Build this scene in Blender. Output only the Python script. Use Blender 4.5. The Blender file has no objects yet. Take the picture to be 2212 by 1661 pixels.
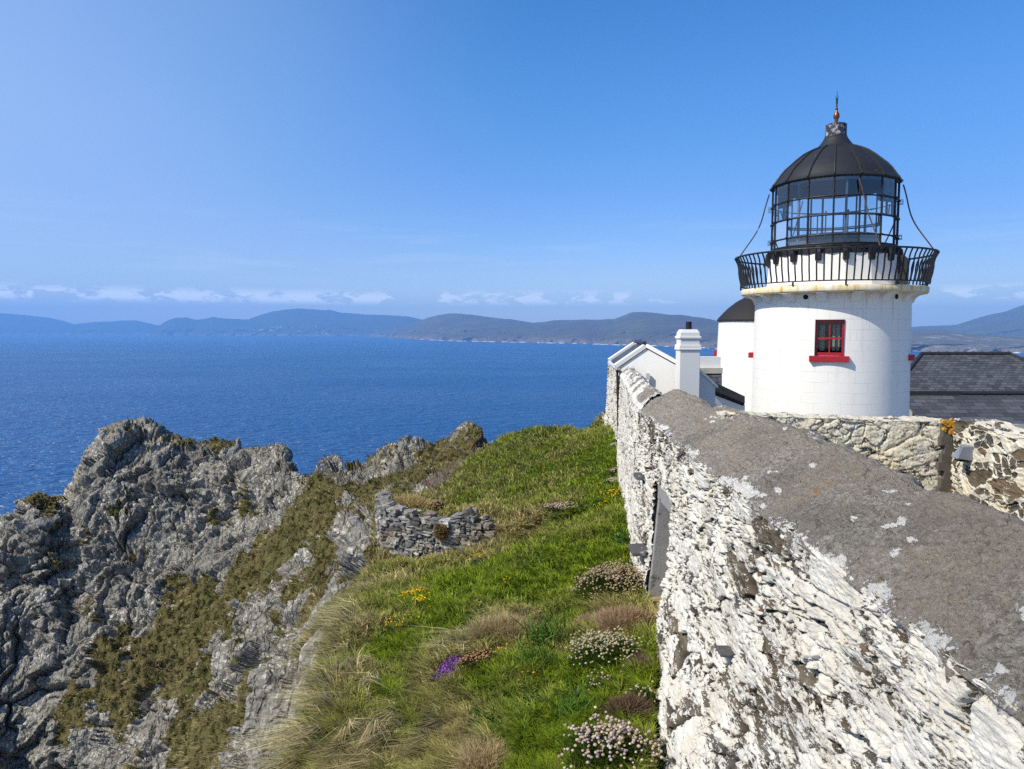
import bpy, math, random
import numpy as np
from mathutils import Vector, Matrix

R = math.radians
random.seed(7)
RNG = np.random.default_rng(11)
scene = bpy.context.scene
COL = scene.collection

# ------------------------------------------------------------------ camera, light, exposure
FPX, CX, CY, PITCH = 1600.0, 1106.0, 830.5, math.atan(118.0 / 1600.0)
cam = bpy.data.cameras.new('camera')
cam.sensor_width = 36.0
cam.lens = FPX / 2212.0 * 36.0
cam.clip_start, cam.clip_end = 0.05, 60000.0
cam_o = bpy.data.objects.new('camera', cam)
COL.objects.link(cam_o)
cam_o.rotation_euler = (math.pi / 2 - PITCH, 0, 0)
scene.camera = cam_o

SUN_EL, SUN_AZ = R(45), R(246)          # azimuth clockwise from +Y (the view direction)
to_sun = Vector((math.sin(SUN_AZ) * math.cos(SUN_EL), math.cos(SUN_AZ) * math.cos(SUN_EL), math.sin(SUN_EL)))
sun = bpy.data.lights.new('sun', 'SUN')
sun.energy = 4.6
sun.angle = R(0.53)
sun.color = (1.0, 0.94, 0.83)
sun_o = bpy.data.objects.new('sun', sun)
COL.objects.link(sun_o)
sun_o.rotation_euler = to_sun.to_track_quat('Z', 'Y').to_euler()
sun_o.location = (0, 0, 60)

world = bpy.data.worlds.new('World')
scene.world = world
world.use_nodes = True

scene.view_settings.view_transform = 'Standard'
scene.view_settings.look = 'None'
scene.view_settings.exposure = 0.22
scene.view_settings.gamma = 1.0
scene.view_settings.use_curve_mapping = False
scene.cycles.max_bounces = 8
scene.cycles.diffuse_bounces = 3
scene.cycles.glossy_bounces = 3
scene.cycles.transmission_bounces = 6
scene.cycles.transparent_max_bounces = 16
scene.cycles.volume_bounces = 1
scene.cycles.sample_clamp_direct = 2.0
scene.cycles.use_denoising = False
scene.cycles.sample_clamp_indirect = 6.0

# ------------------------------------------------------------------ node helpers
class NT:
    def __init__(self, tree):
        self.t = tree
        self.n = tree.nodes
        self.l = tree.links
    def node(self, typ, ins=None, **props):
        n = self.n.new(typ)
        for k, v in props.items():
            setattr(n, k, v)
        for k, v in (ins or {}).items():
            s = n.inputs[k]
            if isinstance(v, bpy.types.NodeSocket):
                self.l.new(v, s)
            else:
                if s.type == 'RGBA' and len(v) == 3:
                    v = (*v, 1.0)
                s.default_value = v
        return n
    def noise(self, vec, scale, detail=5, rough=0.55, dist=0.0, out=0):
        return self.node('ShaderNodeTexNoise', {'Vector': vec, 'Scale': scale, 'Detail': detail, 'Roughness': rough, 'Distortion': dist}).outputs[out]
    def voro(self, vec, scale, feature='F1', out='Distance', rnd=1.0):
        return self.node('ShaderNodeTexVoronoi', {'Vector': vec, 'Scale': scale, 'Randomness': rnd}, feature=feature).outputs[out]
    def mapping(self, vec, scale=(1, 1, 1), rot=(0, 0, 0), loc=(0, 0, 0)):
        return self.node('ShaderNodeMapping', {'Vector': vec, 'Scale': scale, 'Rotation': rot, 'Location': loc}).outputs[0]
    def ramp(self, fac, a, b, c0=0.0, c1=1.0):
        return self.node('ShaderNodeMapRange', {'Value': fac, 'From Min': a, 'From Max': b, 'To Min': c0, 'To Max': c1}, interpolation_type='SMOOTHSTEP').outputs[0]
    def lin(self, fac, a, b, c0=0.0, c1=1.0):
        return self.node('ShaderNodeMapRange', {'Value': fac, 'From Min': a, 'From Max': b, 'To Min': c0, 'To Max': c1}).outputs[0]
    def math(self, op, a, b=0.0):
        return self.node('ShaderNodeMath', {0: a, 1: b}, operation=op).outputs[0]
    def vmath(self, op, a, b=(0, 0, 0)):
        return self.node('ShaderNodeVectorMath', {0: a, 1: b}, operation=op).outputs[0]
    def mix(self, fac, a, b, blend='MIX'):
        n = self.n.new('ShaderNodeMix')
        n.data_type = 'RGBA'
        n.blend_type = blend
        for i, v in ((0, fac), (6, a), (7, b)):
            if isinstance(v, bpy.types.NodeSocket):
                self.l.new(v, n.inputs[i])
            else:
                n.inputs[i].default_value = v if i == 0 else (*v[:3], 1.0)
        return n.outputs[2]
    def attr(self, name, out='Fac'):
        return self.node('ShaderNodeAttribute', attribute_name=name).outputs[out]
    def bump(self, h, strength=0.5, dist=0.02):
        return self.node('ShaderNodeBump', {'Height': h, 'Strength': strength, 'Distance': dist}).outputs[0]

def material(name):
    m = bpy.data.materials.new(name)
    m.use_nodes = True
    nt = NT(m.node_tree)
    b = nt.n['Principled BSDF']
    b.inputs['Specular IOR Level'].default_value = 0.3
    return m, nt, b

def setin(nt, b, **kw):
    for k, v in kw.items():
        s = b.inputs[k.replace('_', ' ')]
        if isinstance(v, bpy.types.NodeSocket):
            nt.l.new(v, s)
        else:
            s.default_value = (*v, 1.0) if (s.type == 'RGBA' and len(v) == 3) else v

def simple(name, col, rough=0.6, var=0.15, scale=6.0, bump=0.0, metallic=0.0, spec=0.3, bscale=None, dirt=None, dirt_amt=(0.55, 0.75)):
    m, nt, b = material(name)
    co = nt.node('ShaderNodeTexCoord').outputs['Object']
    n = nt.noise(co, scale, 6, 0.6)
    c = nt.mix(n, tuple(v * (1 - var) for v in col), tuple(min(1, v * (1 + var)) for v in col))
    if dirt:
        c = nt.mix(nt.ramp(nt.noise(co, scale * 0.6, 8, 0.65, 0.6), *dirt_amt), c, dirt)
    setin(nt, b, Base_Color=c, Roughness=rough, Metallic=metallic, Specular_IOR_Level=spec)
    if bump:
        setin(nt, b, Normal=nt.bump(nt.noise(co, bscale or scale * 5, 6, 0.6), bump, 0.01))
    return m

# ------------------------------------------------------------------ numpy noise
_perm = np.random.default_rng(3).permutation(256).astype(np.int32)
_perm = np.concatenate([_perm, _perm, _perm])
_g = np.random.default_rng(4).normal(size=(256, 3)).astype(np.float32)
_g /= np.linalg.norm(_g, axis=1)[:, None]
_g *= 1.6
_rnd = np.random.default_rng(5).random((256, 3)).astype(np.float32)

def perlin(x, y, z):
    x, y, z = np.broadcast_arrays(np.asarray(x, np.float32), np.asarray(y, np.float32), np.asarray(z, np.float32))
    xi, yi, zi = np.floor(x), np.floor(y), np.floor(z)
    xf, yf, zf = x - xi, y - yi, z - zi
    xi, yi, zi = (xi.astype(np.int32) & 255), (yi.astype(np.int32) & 255), (zi.astype(np.int32) & 255)
    u, v, w = (t * t * t * (t * (t * 6 - 15) + 10) for t in (xf, yf, zf))
    def corner(a, b, c):
        g = _g[_perm[_perm[_perm[xi + a] + yi + b] + zi + c]]
        return g[..., 0] * (xf - a) + g[..., 1] * (yf - b) + g[..., 2] * (zf - c)
    def lerp(a, b, t): return a + (b - a) * t
    return lerp(lerp(lerp(corner(0, 0, 0), corner(1, 0, 0), u), lerp(corner(0, 1, 0), corner(1, 1, 0), u), v),
                lerp(lerp(corner(0, 0, 1), corner(1, 0, 1), u), lerp(corner(0, 1, 1), corner(1, 1, 1), u), v), w)

def fbm(x, y, z, octs=4, gain=0.5, lac=2.03):
    s, a, f = 0.0, 1.0, 1.0
    for i in range(octs):
        s = s + a * perlin(x * f + 17.3 * i, y * f + 5.1 * i, z * f + 9.7 * i)
        a *= gain
        f *= lac
    return s

def ridged(x, y, z, octs=4, gain=0.5, lac=2.03):
    s, a, f = 0.0, 1.0, 1.0
    for i in range(octs):
        s = s + a * (1.0 - 2.0 * np.abs(perlin(x * f + 31.7 * i, y * f + 12.3 * i, z * f + 3.9 * i)))
        a *= gain
        f *= lac
    return s

def worley2(x, y, seed=0):
    x, y = np.broadcast_arrays(np.asarray(x, np.float32), np.asarray(y, np.float32))
    xi, yi = np.floor(x).astype(np.int32), np.floor(y).astype(np.int32)
    f1 = np.full(x.shape, 9.0, np.float32)
    f2 = f1.copy()
    cid = np.zeros(x.shape, np.int32)
    for dx in (-1, 0, 1):
        for dy in (-1, 0, 1):
            h = _perm[_perm[(xi + dx + seed) & 255] + ((yi + dy) & 255)]
            px, py = xi + dx + _rnd[h, 0], yi + dy + _rnd[h, 1]
            d = np.hypot(px - x, py - y)
            m = d < f1
            f2 = np.where(m, f1, np.minimum(f2, d))
            cid = np.where(m, h, cid)
            f1 = np.where(m, d, f1)
    return f1, f2, cid

def plates2(x, y, seed=0):
    """flat tilted cells in 2-D: joint distance, cell id, tilt height"""
    x, y = np.broadcast_arrays(np.asarray(x, np.float32), np.asarray(y, np.float32))
    xi, yi = np.floor(x).astype(np.int32), np.floor(y).astype(np.int32)
    f1 = np.full(x.shape, 9.0, np.float32)
    f2 = f1.copy()
    cid = np.zeros(x.shape, np.int32)
    pl = np.zeros(x.shape, np.float32)
    for dx in (-1, 0, 1):
        for dy in (-1, 0, 1):
            h = _perm[_perm[(xi + dx + seed) & 255] + ((yi + dy) & 255)]
            ex, ey = x - (xi + dx + _rnd[h, 0]), y - (yi + dy + _rnd[h, 1])
            dd = np.hypot(ex, ey)
            m = dd < f1
            f2 = np.where(m, f1, np.minimum(f2, dd))
            cid = np.where(m, h, cid)
            pl = np.where(m, _g[h, 0] * ex + _g[h, 1] * ey, pl)
            f1 = np.where(m, dd, f1)
    return f2 - f1, cid, pl

def worley3(x, y, z, seed=0):
    xi, yi, zi = (np.floor(t).astype(np.int32) for t in (x, y, z))
    f1 = np.full(x.shape, 9.0, np.float32)
    f2 = f1.copy()
    cid = np.zeros(x.shape, np.int32)
    for dx in (-1, 0, 1):
        for dy in (-1, 0, 1):
            for dz in (-1, 0, 1):
                h = _perm[_perm[_perm[(xi + dx + seed) & 255] + ((yi + dy) & 255)] + ((zi + dz) & 255)]
                d = (xi + dx + _rnd[h, 0] - x) ** 2 + (yi + dy + _rnd[h, 1] - y) ** 2 + (zi + dz + _rnd[h, 2] - z) ** 2
                m = d < f1
                f2 = np.where(m, f1, np.minimum(f2, d))
                cid = np.where(m, h, cid)
                f1 = np.where(m, d, f1)
    return np.sqrt(f1), np.sqrt(f2), cid

def facet3(x, y, z, seed=0):
    """blocky cells: distance to the joint, cell id and a randomly tilted flat face per cell"""
    xi, yi, zi = (np.floor(t).astype(np.int32) for t in (x, y, z))
    f1 = np.full(x.shape, 9.0, np.float32)
    f2 = f1.copy()
    cid = np.zeros(x.shape, np.int32)
    pl = np.zeros(x.shape, np.float32)
    for dx in (-1, 0, 1):
        for dy in (-1, 0, 1):
            for dz in (-1, 0, 1):
                h = _perm[_perm[_perm[(xi + dx + seed) & 255] + ((yi + dy) & 255)] + ((zi + dz) & 255)]
                ex, ey, ez = x - (xi + dx + _rnd[h, 0]), y - (yi + dy + _rnd[h, 1]), z - (zi + dz + _rnd[h, 2])
                d = ex * ex + ey * ey + ez * ez
                m = d < f1
                f2 = np.where(m, f1, np.minimum(f2, d))
                cid = np.where(m, h, cid)
                pl = np.where(m, _g[h, 0] * ex + _g[h, 1] * ey + _g[h, 2] * ez, pl)
                f1 = np.where(m, d, f1)
    return np.sqrt(f2) - np.sqrt(f1), cid, pl

def sstep(a, b, x):
    t = np.clip((x - a) / (b - a), 0, 1)
    return t * t * (3 - 2 * t)

# ------------------------------------------------------------------ picture point -> place in the world at depth Y
_sp, _cp = math.sin(PITCH), math.cos(PITCH)
def ray(x, y):
    a, b = (x - CX) / FPX, (CY - y) / FPX
    return np.array([a, _cp + b * _sp, -_sp + b * _cp])
def at(x, y, Y):
    d = ray(x, y)
    return d * (Y / d[1])

# ------------------------------------------------------------------ mesh helpers
def tag(o, label=None, cat=None, group=None, kind=None):
    if label: o['label'] = label
    if cat: o['category'] = cat
    if group: o['group'] = group
    if kind: o['kind'] = kind
    return o

def empty(name, loc, rz=0.0, label=None, cat=None, group=None):
    o = bpy.data.objects.new(name, None)
    COL.objects.link(o)
    o.location = loc
    o.rotation_euler = (0, 0, rz)
    return tag(o, label, cat, group)

def link(name, me, mat, parent=None):
    o = bpy.data.objects.new(name, me)
    if mat is not None:
        for m in (mat if isinstance(mat, (list, tuple)) else (mat,)):
            me.materials.append(m)
    COL.objects.link(o)
    if parent is not None:
        o.parent = parent
    return o

def fast_mesh(name, V, F, smooth=True, attrs=None):
    """V (n,3) float, F (m,3|4) int arrays."""
    me = bpy.data.meshes.new(name)
    V = np.ascontiguousarray(V, np.float32)
    Fs = F if isinstance(F, list) else [F]
    Fs = [np.ascontiguousarray(f, np.int32) for f in Fs if len(f)]
    nl = sum(f.size for f in Fs)
    nf = sum(len(f) for f in Fs)
    me.vertices.add(len(V))
    me.vertices.foreach_set('co', V.ravel())
    me.loops.add(nl)
    me.loops.foreach_set('vertex_index', np.concatenate([f.ravel() for f in Fs]))
    me.polygons.add(nf)
    starts = np.cumsum(np.concatenate([[0]] + [np.full(len(f), f.shape[1]) for f in Fs]))[:-1]
    me.polygons.foreach_set('loop_start', starts.astype(np.int32))
    me.polygons.foreach_set('use_smooth', np.full(nf, smooth))
    for k, v in (attrs or {}).items():
        v = np.ascontiguousarray(v, np.float32)
        if v.ndim == 2:
            if v.shape[1] == 3:
                v = np.concatenate([v, np.ones((len(v), 1), np.float32)], 1)
            me.attributes.new(k, 'FLOAT_COLOR', 'POINT').data.foreach_set('color', np.ascontiguousarray(v).ravel())
        else:
            me.attributes.new(k, 'FLOAT', 'POINT').data.foreach_set('value', v)
    me.update(calc_edges=True)
    me.validate()
    return me

def grid_faces(nr, nc, keep=None):
    i = np.arange(nr * nc).reshape(nr, nc)
    f = np.stack([i[:-1, :-1], i[:-1, 1:], i[1:, 1:], i[1:, :-1]], -1)
    if keep is not None:
        f = f[keep]
    return f.reshape(-1, 4)

def grid_normals(P):
    a = np.gradient(P, axis=1)
    b = np.gradient(P, axis=0)
    n = np.cross(a, b)
    return n / (np.linalg.norm(n, axis=2, keepdims=True) + 1e-9)

class MB:
    def __init__(self):
        self.v, self.f = [], []
    def add(self, vs, fs):
        o = len(self.v)
        self.v += [tuple(p) for p in vs]
        self.f += [tuple(i + o for i in f) for f in fs]
        return self
    def box(self, c, s, rot=None):
        vs = [Vector(((i & 1) - .5, ((i >> 1) & 1) - .5, ((i >> 2) & 1) - .5)) for i in range(8)]
        vs = [Vector((p.x * s[0], p.y * s[1], p.z * s[2])) for p in vs]
        if rot is not None:
            vs = [rot @ p for p in vs]
        return self.add([p + Vector(c) for p in vs], [(0, 2, 3, 1), (4, 5, 7, 6), (0, 1, 5, 4), (2, 6, 7, 3), (0, 4, 6, 2), (1, 3, 7, 5)])
    def hexa(self, a, b):
        """two quads (same winding) joined into a solid"""
        return self.add(list(a) + list(b), [(3, 2, 1, 0), (4, 5, 6, 7)] + [(i, (i + 1) % 4, 4 + (i + 1) % 4, 4 + i) for i in range(4)])
    def prism(self, poly, off):
        n = len(poly)
        off = Vector(off)
        vs = [Vector(p) for p in poly]
        return self.add(vs + [p + off for p in vs], [tuple(range(n - 1, -1, -1)), tuple(range(n, 2 * n))] + [(i, (i + 1) % n, n + (i + 1) % n, n + i) for i in range(n)])
    def lathe(self, prof, n=48, a0=0.0, closed_ends=True, c=(0, 0)):
        o = len(self.v)
        for r, z in prof:
            for k in range(n):
                a = a0 + 2 * math.pi * k / n
                self.v.append((c[0] + r * math.cos(a), c[1] + r * math.sin(a), z))
        for i in range(len(prof) - 1):
            for k in range(n):
                k2 = (k + 1) % n
                self.f.append((o + i * n + k, o + i * n + k2, o + (i + 1) * n + k2, o + (i + 1) * n + k))
        if closed_ends:
            self.f.append(tuple(o + k for k in range(n - 1, -1, -1)))
            self.f.append(tuple(o + (len(prof) - 1) * n + k for k in range(n)))
        return self
    def tube(self, path, r, n=6, closed=False):
        pts = [Vector(p) for p in path]
        o, m = len(self.v), len(pts)
        for i, p in enumerate(pts):
            if closed:
                t = pts[(i + 1) % m] - pts[i - 1]
            else:
                t = pts[min(i + 1, m - 1)] - pts[max(i - 1, 0)]
            t.normalize()
            up = Vector((0, 0, 1)) if abs(t.z) < 0.9 else Vector((1, 0, 0))
            a = t.cross(up).normalized()
            b = a.cross(t)
            rr = r[i] if isinstance(r, (list, tuple)) else r
            for k in range(n):
                q = 2 * math.pi * k / n
                self.v.append(tuple(p + a * (rr * math.cos(q)) + b * (rr * math.sin(q))))
        for i in range(m if closed else m - 1):
            j = (i + 1) % m
            for k in range(n):
                k2 = (k + 1) % n
                self.f.append((o + i * n + k, o + i * n + k2, o + j * n + k2, o + j * n + k))
        if not closed:
            self.f.append(tuple(o + k for k in range(n - 1, -1, -1)))
            self.f.append(tuple(o + (m - 1) * n + k for k in range(n)))
        return self
    def build(self, name, mat, parent=None, smooth=None, bevel=0.0):
        me = bpy.data.meshes.new(name)
        me.from_pydata(self.v, [], self.f)
        import bmesh
        bm = bmesh.new()
        bm.from_mesh(me)
        bmesh.ops.recalc_face_normals(bm, faces=bm.faces)
        bm.to_mesh(me)
        bm.free()
        if smooth:
            me.polygons.foreach_set('use_smooth', np.full(len(me.polygons), True))
            me.set_sharp_from_angle(angle=R(smooth))
        o = link(name, me, mat, parent)
        if bevel:
            md = o.modifiers.new('soft_edges', 'BEVEL')
            md.width, md.segments, md.limit_method = bevel, 2, 'ANGLE'
        return o
# ------------------------------------------------------------------ sky with low cloud banks
def build_world():
    nt = NT(world.node_tree)
    bg = nt.n['Background']
    sky = nt.node('ShaderNodeTexSky', sky_type='NISHITA')
    sky.sun_disc = False
    sky.sun_elevation = SUN_EL
    sky.sun_rotation = SUN_AZ
    sky.altitude = 0
    sky.air_density = 1.0
    sky.dust_density = 0.35
    sky.ozone_density = 4.0
    co = nt.node('ShaderNodeTexCoord').outputs['Generated']
    d = nt.vmath('NORMALIZE', co)
    sep = nt.node('ShaderNodeSeparateXYZ', {0: d})
    x, y, z = sep.outputs
    az = nt.math('MULTIPLY', nt.math('ARCTAN2', x, y), 57.2958)
    el = nt.math('MULTIPLY', nt.math('ARCSINE', z), 57.2958)
    v = nt.node('ShaderNodeCombineXYZ', {0: az, 1: el, 2: 0.0}).outputs[0]
    # small cumulus in a band just above the far hills
    n1 = nt.noise(nt.mapping(v, (0.48, 1.25, 1), loc=(0.7, 0.4, 0)), 1.0, 9, 0.60, 0.4)
    n2 = nt.noise(nt.mapping(v, (0.09, 0.1, 1), loc=(5.1, 0, 0)), 1.0, 2)
    base = nt.math('ADD', n1, nt.math('MULTIPLY', nt.math('SUBTRACT', n2, 0.5), 0.9))
    left = nt.ramp(az, -22.0, 12.0, -0.045, 0.06)
    cum = nt.ramp(nt.math('SUBTRACT', base, left), 0.455, 0.545)
    band = nt.math('MULTIPLY', nt.ramp(el, 1.75, 2.25), nt.ramp(el, 2.35, 3.2, 1.0, 0.0))
    cum = nt.math('MULTIPLY', nt.math('MULTIPLY', cum, band), 0.66)
    # thin stretched veils higher up
    s1 = nt.noise(nt.mapping(v, (0.07, 0.75, 1), rot=(0, 0, R(3))), 1.0, 6, 0.6, 0.4)
    veil = nt.math('MULTIPLY', nt.ramp(s1, 0.48, 0.72), nt.math('MULTIPLY', nt.ramp(el, 1.5, 3.5), nt.ramp(el, 5.5, 9.5, 1.0, 0.0)))
    veil = nt.math('MULTIPLY', veil, 0.30)
    hsv = nt.node('ShaderNodeHueSaturation', {'Hue': 0.506, 'Color': sky.outputs[0], 'Saturation': 1.32, 'Value': 1.0}).outputs[0]
    low = nt.mix(nt.ramp(az, 6.0, 34.0), (0.90, 0.83, 0.96), (0.72, 0.69, 0.82))
    grad = nt.mix(nt.ramp(el, 5.0, 20.0), low, (1.15, 1.06, 1.05))
    hsv = nt.mix(1.0, hsv, grad, 'MULTIPLY')
    # thin milky cirrostratus thickening towards the sun's side
    milk = nt.math('MULTIPLY', nt.ramp(az, -44.0, 4.0, 0.62, 0.0), nt.lin(nt.noise(nt.mapping(v, (0.04, 0.06, 1)), 1.0, 3), 0.3, 0.7, 0.8, 1.1))
    hsv = nt.mix(milk, hsv, (2.75, 3.75, 5.55))
    c = nt.mix(veil, hsv, (4.2, 4.9, 5.9))
    c = nt.mix(cum, c, (7.2, 7.6, 8.1))
    nt.l.new(c, bg.inputs['Color'])
    bg.inputs['Strength'].default_value = 0.145
build_world()

# ------------------------------------------------------------------ materials
def mat_terrain():
    m, nt, b = material('headland_ground')
    co = nt.node('ShaderNodeTexCoord').outputs['Object']
    rock, grn = nt.attr('rock'), nt.attr('green')
    n1 = nt.noise(co, 0.7, 8, 0.62)
    n2 = nt.noise(nt.mapping(co, (1, 1, 0.6), rot=(0.5, 0.4, 0.3)), 5.0, 8, 0.7, 0.5)
    n3 = nt.noise(co, 22.0, 4, 0.7)
    c = nt.mix(n1, (0.15, 0.137, 0.113), (0.385, 0.358, 0.30))
    c = nt.mix(nt.ramp(n2, 0.32, 0.58), nt.mix(0.45, c, (0.055, 0.053, 0.050)), c)
    c = nt.mix(nt.ramp(nt.noise(co, 0.35, 3), 0.5, 0.65, 0, 0.4), c, (0.19, 0.195, 0.205))
    lich = nt.math('MULTIPLY', nt.ramp(nt.noise(co, 4.5, 8, 0.75, 0.3), 0.52, 0.575), nt.ramp(nt.noise(co, 0.45, 4), 0.34, 0.60))
    c = nt.mix(nt.math('MULTIPLY', lich, 0.9), c, (0.64, 0.61, 0.52))
    c = nt.mix(nt.ramp(nt.noise(co, 2.3, 6, 0.7), 0.52, 0.68, 0, 0.55), c, (0.17, 0.15, 0.085))
    rc = nt.mapping(co, (1.0, 0.8, 0.62), rot=(0.5, 0.35, 0.2))
    wv = nt.vmath('ADD', rc, nt.vmath('MULTIPLY', nt.node('ShaderNodeTexNoise', {'Vector': co, 'Scale': 1.3, 'Detail': 4}).outputs['Color'], (0.5, 0.5, 0.5)))
    cr1 = nt.voro(wv, 2.1, 'DISTANCE_TO_EDGE')
    cr2 = nt.voro(wv, 6.5, 'DISTANCE_TO_EDGE')
    fc1 = nt.voro(wv, 3.4, 'F1')
    fc2 = nt.voro(wv, 10.0, 'F1')
    c = nt.mix(nt.ramp(cr1, 0.0, 0.035, 0.55, 0.0), c, (0.035, 0.033, 0.03))
    c = nt.mix(nt.ramp(cr2, 0.0, 0.04, 0.35, 0.0), c, (0.045, 0.042, 0.038))
    g1 = nt.noise(co, 9.0, 5, 0.7)
    g2 = nt.noise(co, 1.1, 5, 0.6)
    brown = nt.mix(g1, (0.050, 0.044, 0.018), (0.19, 0.15, 0.065))
    green = nt.mix(g1, (0.030, 0.048, 0.010), (0.075, 0.110, 0.020))
    gg = nt.math('ADD', grn, nt.math('MULTIPLY', nt.math('SUBTRACT', g2, 0.5), 0.9))
    g = nt.mix(nt.ramp(gg, 0.2, 0.8), brown, green)
    rr = nt.math('ADD', rock, nt.math('MULTIPLY', nt.math('SUBTRACT', n3, 0.5), 0.35))
    c = nt.mix(nt.ramp(rr, 0.42, 0.56), g, c)
    earth = nt.attr('earth')
    c = nt.mix(earth, c, nt.mix(n3, (0.09, 0.065, 0.05), (0.22, 0.17, 0.14)))
    hh = nt.math('ADD', nt.math('ADD', nt.math('MULTIPLY', n2, 0.6), nt.math('MULTIPLY', n3, 0.3)), nt.math('ADD', nt.math('MULTIPLY', nt.ramp(cr1, 0, 0.08), 0.5), nt.math('ADD', nt.math('MULTIPLY', fc1, 0.8), nt.math('MULTIPLY', fc2, 0.4))))
    setin(nt, b, Base_Color=c, Roughness=1.0, Specular_IOR_Level=0.03, Normal=nt.bump(hh, 0.9, 0.12))
    return m

def mat_blades():
    m, nt, b = material('grass_blades')
    c = nt.attr('tint', 'Color')
    out = nt.n['Material Output']
    setin(nt, b, Base_Color=c, Roughness=0.8, Specular_IOR_Level=0.02)
    tr = nt.node('ShaderNodeBsdfTranslucent', {'Color': c}).outputs[0]
    ms = nt.node('ShaderNodeMixShader', {0: 0.30, 1: b.outputs[0], 2: tr}).outputs[0]
    nt.l.new(ms, out.inputs[0])
    return m

def mat_whitewash(name='flaking_whitewash', paint=(0.655, 0.625, 0.545), cream=(0.55, 0.49, 0.375), fine=62.0, loss=1.0):
    m, nt, b = material(name)
    co = nt.node('ShaderNodeTexCoord').outputs['Object']
    p = nt.attr('paint')
    st = nt.attr('stone', 'Color')
    n = nt.noise(nt.mapping(co, (1, 0.30, 1)), fine * 0.8, 6, 0.72, 0.4)
    nb = nt.noise(nt.mapping(co, (1, 0.28, 1)), fine * 0.26, 7, 0.75, 0.8)
    n2 = nt.noise(co, 2.4, 5, 0.6)
    n3 = nt.noise(co, fine * 2, 3, 0.6)
    worn = nt.ramp(nt.noise(nt.mapping(co, (1, 0.6, 1)), 1.5, 4, 0.6), 0.40, 0.62)
    pc = nt.mix(nt.ramp(n2, 0.42, 0.68, 0, 0.7), paint, cream)
    pc = nt.mix(nt.math('MULTIPLY', nt.ramp(nt.noise(nt.mapping(co, (1, 0.4, 1)), 9.0, 8, 0.75, 0.5), 0.48, 0.62, 0, 0.85), worn), pc, (0.40, 0.385, 0.36))
    sc = nt.mix(nt.math('MULTIPLY', n3, 0.7), st, nt.mix(0.6, st, (0.03, 0.026, 0.02)))
    amp = nt.lin(worn, 0.0, 1.0, 1.0 * loss, 1.5 * loss)
    f = nt.math('ADD', p, nt.math('ADD', nt.math('MULTIPLY', nt.math('MULTIPLY', nt.math('SUBTRACT', n, 0.52), 1.3), amp), nt.math('MULTIPLY', nt.math('MULTIPLY', nt.math('SUBTRACT', nb, 0.52), 2.0), amp)))
    mask = nt.ramp(f, 0.40, 0.47)
    edge = nt.ramp(f, 0.47, 0.66, 0.45, 0.0)
    pc = nt.mix(edge, pc, (0.36, 0.33, 0.285))
    c = nt.mix(mask, sc, pc)
    h = nt.math('ADD', nt.math('ADD', nt.math('MULTIPLY', mask, 0.8), nt.math('MULTIPLY', n, 0.5)), nb)
    setin(nt, b, Base_Color=c, Roughness=0.9, Specular_IOR_Level=0.1, Normal=nt.bump(h, 1.0, 0.014))
    return m

def mat_coping():
    m, nt, b = material('weathered_cement')
    co = nt.node('ShaderNodeTexCoord').outputs['Object']
    w, lich = nt.attr('white'), nt.attr('lichen')
    st = nt.mapping(co, (0.45, 1, 1), rot=(0, 0, 0.25))
    n = nt.noise(st, 34.0, 8, 0.8, 0.3)
    n4 = nt.noise(st, 95.0, 5, 0.75)
    n2 = nt.noise(co, 1.3, 6, 0.65)
    n5 = nt.noise(st, 12.0, 8, 0.8, 0.6)
    c = nt.mix(nt.ramp(n, 0.32, 0.66), (0.14, 0.122, 0.10), (0.52, 0.475, 0.405))
    c = nt.mix(nt.ramp(n2, 0.40, 0.60, 0, 0.7), c, (0.37, 0.31, 0.245))
    c = nt.mix(nt.ramp(nt.noise(co, 0.9, 4, 0.6, 0.4), 0.48, 0.62, 0, 0.4), c, (0.16, 0.15, 0.137))
    c = nt.mix(nt.ramp(n5, 0.55, 0.66, 0, 0.6), c, (0.055, 0.050, 0.045))
    c = nt.mix(nt.ramp(n4, 0.56, 0.66, 0, 0.75), c, (0.045, 0.040, 0.034))
    c = nt.mix(nt.ramp(n4, 0.42, 0.32, 0, 0.6), c, (0.52, 0.49, 0.43))
    ck = nt.voro(nt.vmath('ADD', nt.mapping(co, (0.8, 1, 1)), nt.vmath('MULTIPLY', nt.node('ShaderNodeTexNoise', {'Vector': co, 'Scale': 2.5, 'Detail': 5}).outputs['Color'], (0.5, 0.5, 0.5))), 1.3, 'DISTANCE_TO_EDGE')
    ckm = nt.math('MULTIPLY', nt.ramp(ck, 0.003, 0.010, 0.4, 0.0), nt.ramp(nt.noise(co, 1.7, 3), 0.45, 0.55))
    c = nt.mix(ckm, c, (0.03, 0.027, 0.023))
    frost = nt.math('MULTIPLY', nt.ramp(nt.noise(co, 16, 8, 0.8), 0.52, 0.62), nt.ramp(nt.noise(co, 1.6, 4), 0.50, 0.62))
    c = nt.mix(nt.math('MULTIPLY', frost, 0.7), c, (0.55, 0.53, 0.48))
    fl = nt.math('ADD', w, nt.math('MULTIPLY', nt.math('SUBTRACT', nt.noise(st, 28, 7, 0.75, 0.4), 0.5), 1.5))
    wm = nt.ramp(fl, 0.46, 0.52)
    c = nt.mix(wm, c, (0.84, 0.81, 0.74))
    lm = nt.ramp(nt.math('ADD', lich, nt.math('MULTIPLY', nt.math('SUBTRACT', n5, 0.5), 1.2)), 0.5, 0.62, 0, 0.85)
    c = nt.mix(lm, c, (0.45, 0.21, 0.04))
    h = nt.math('ADD', nt.math('ADD', n, nt.math('ADD', nt.math('MULTIPLY', n4, 0.6), nt.math('MULTIPLY', n5, 0.8))), nt.math('MULTIPLY', wm, 0.4))
    setin(nt, b, Base_Color=c, Roughness=0.95, Specular_IOR_Level=0.05, Normal=nt.bump(h, 1.0, 0.03))
    return m

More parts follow.
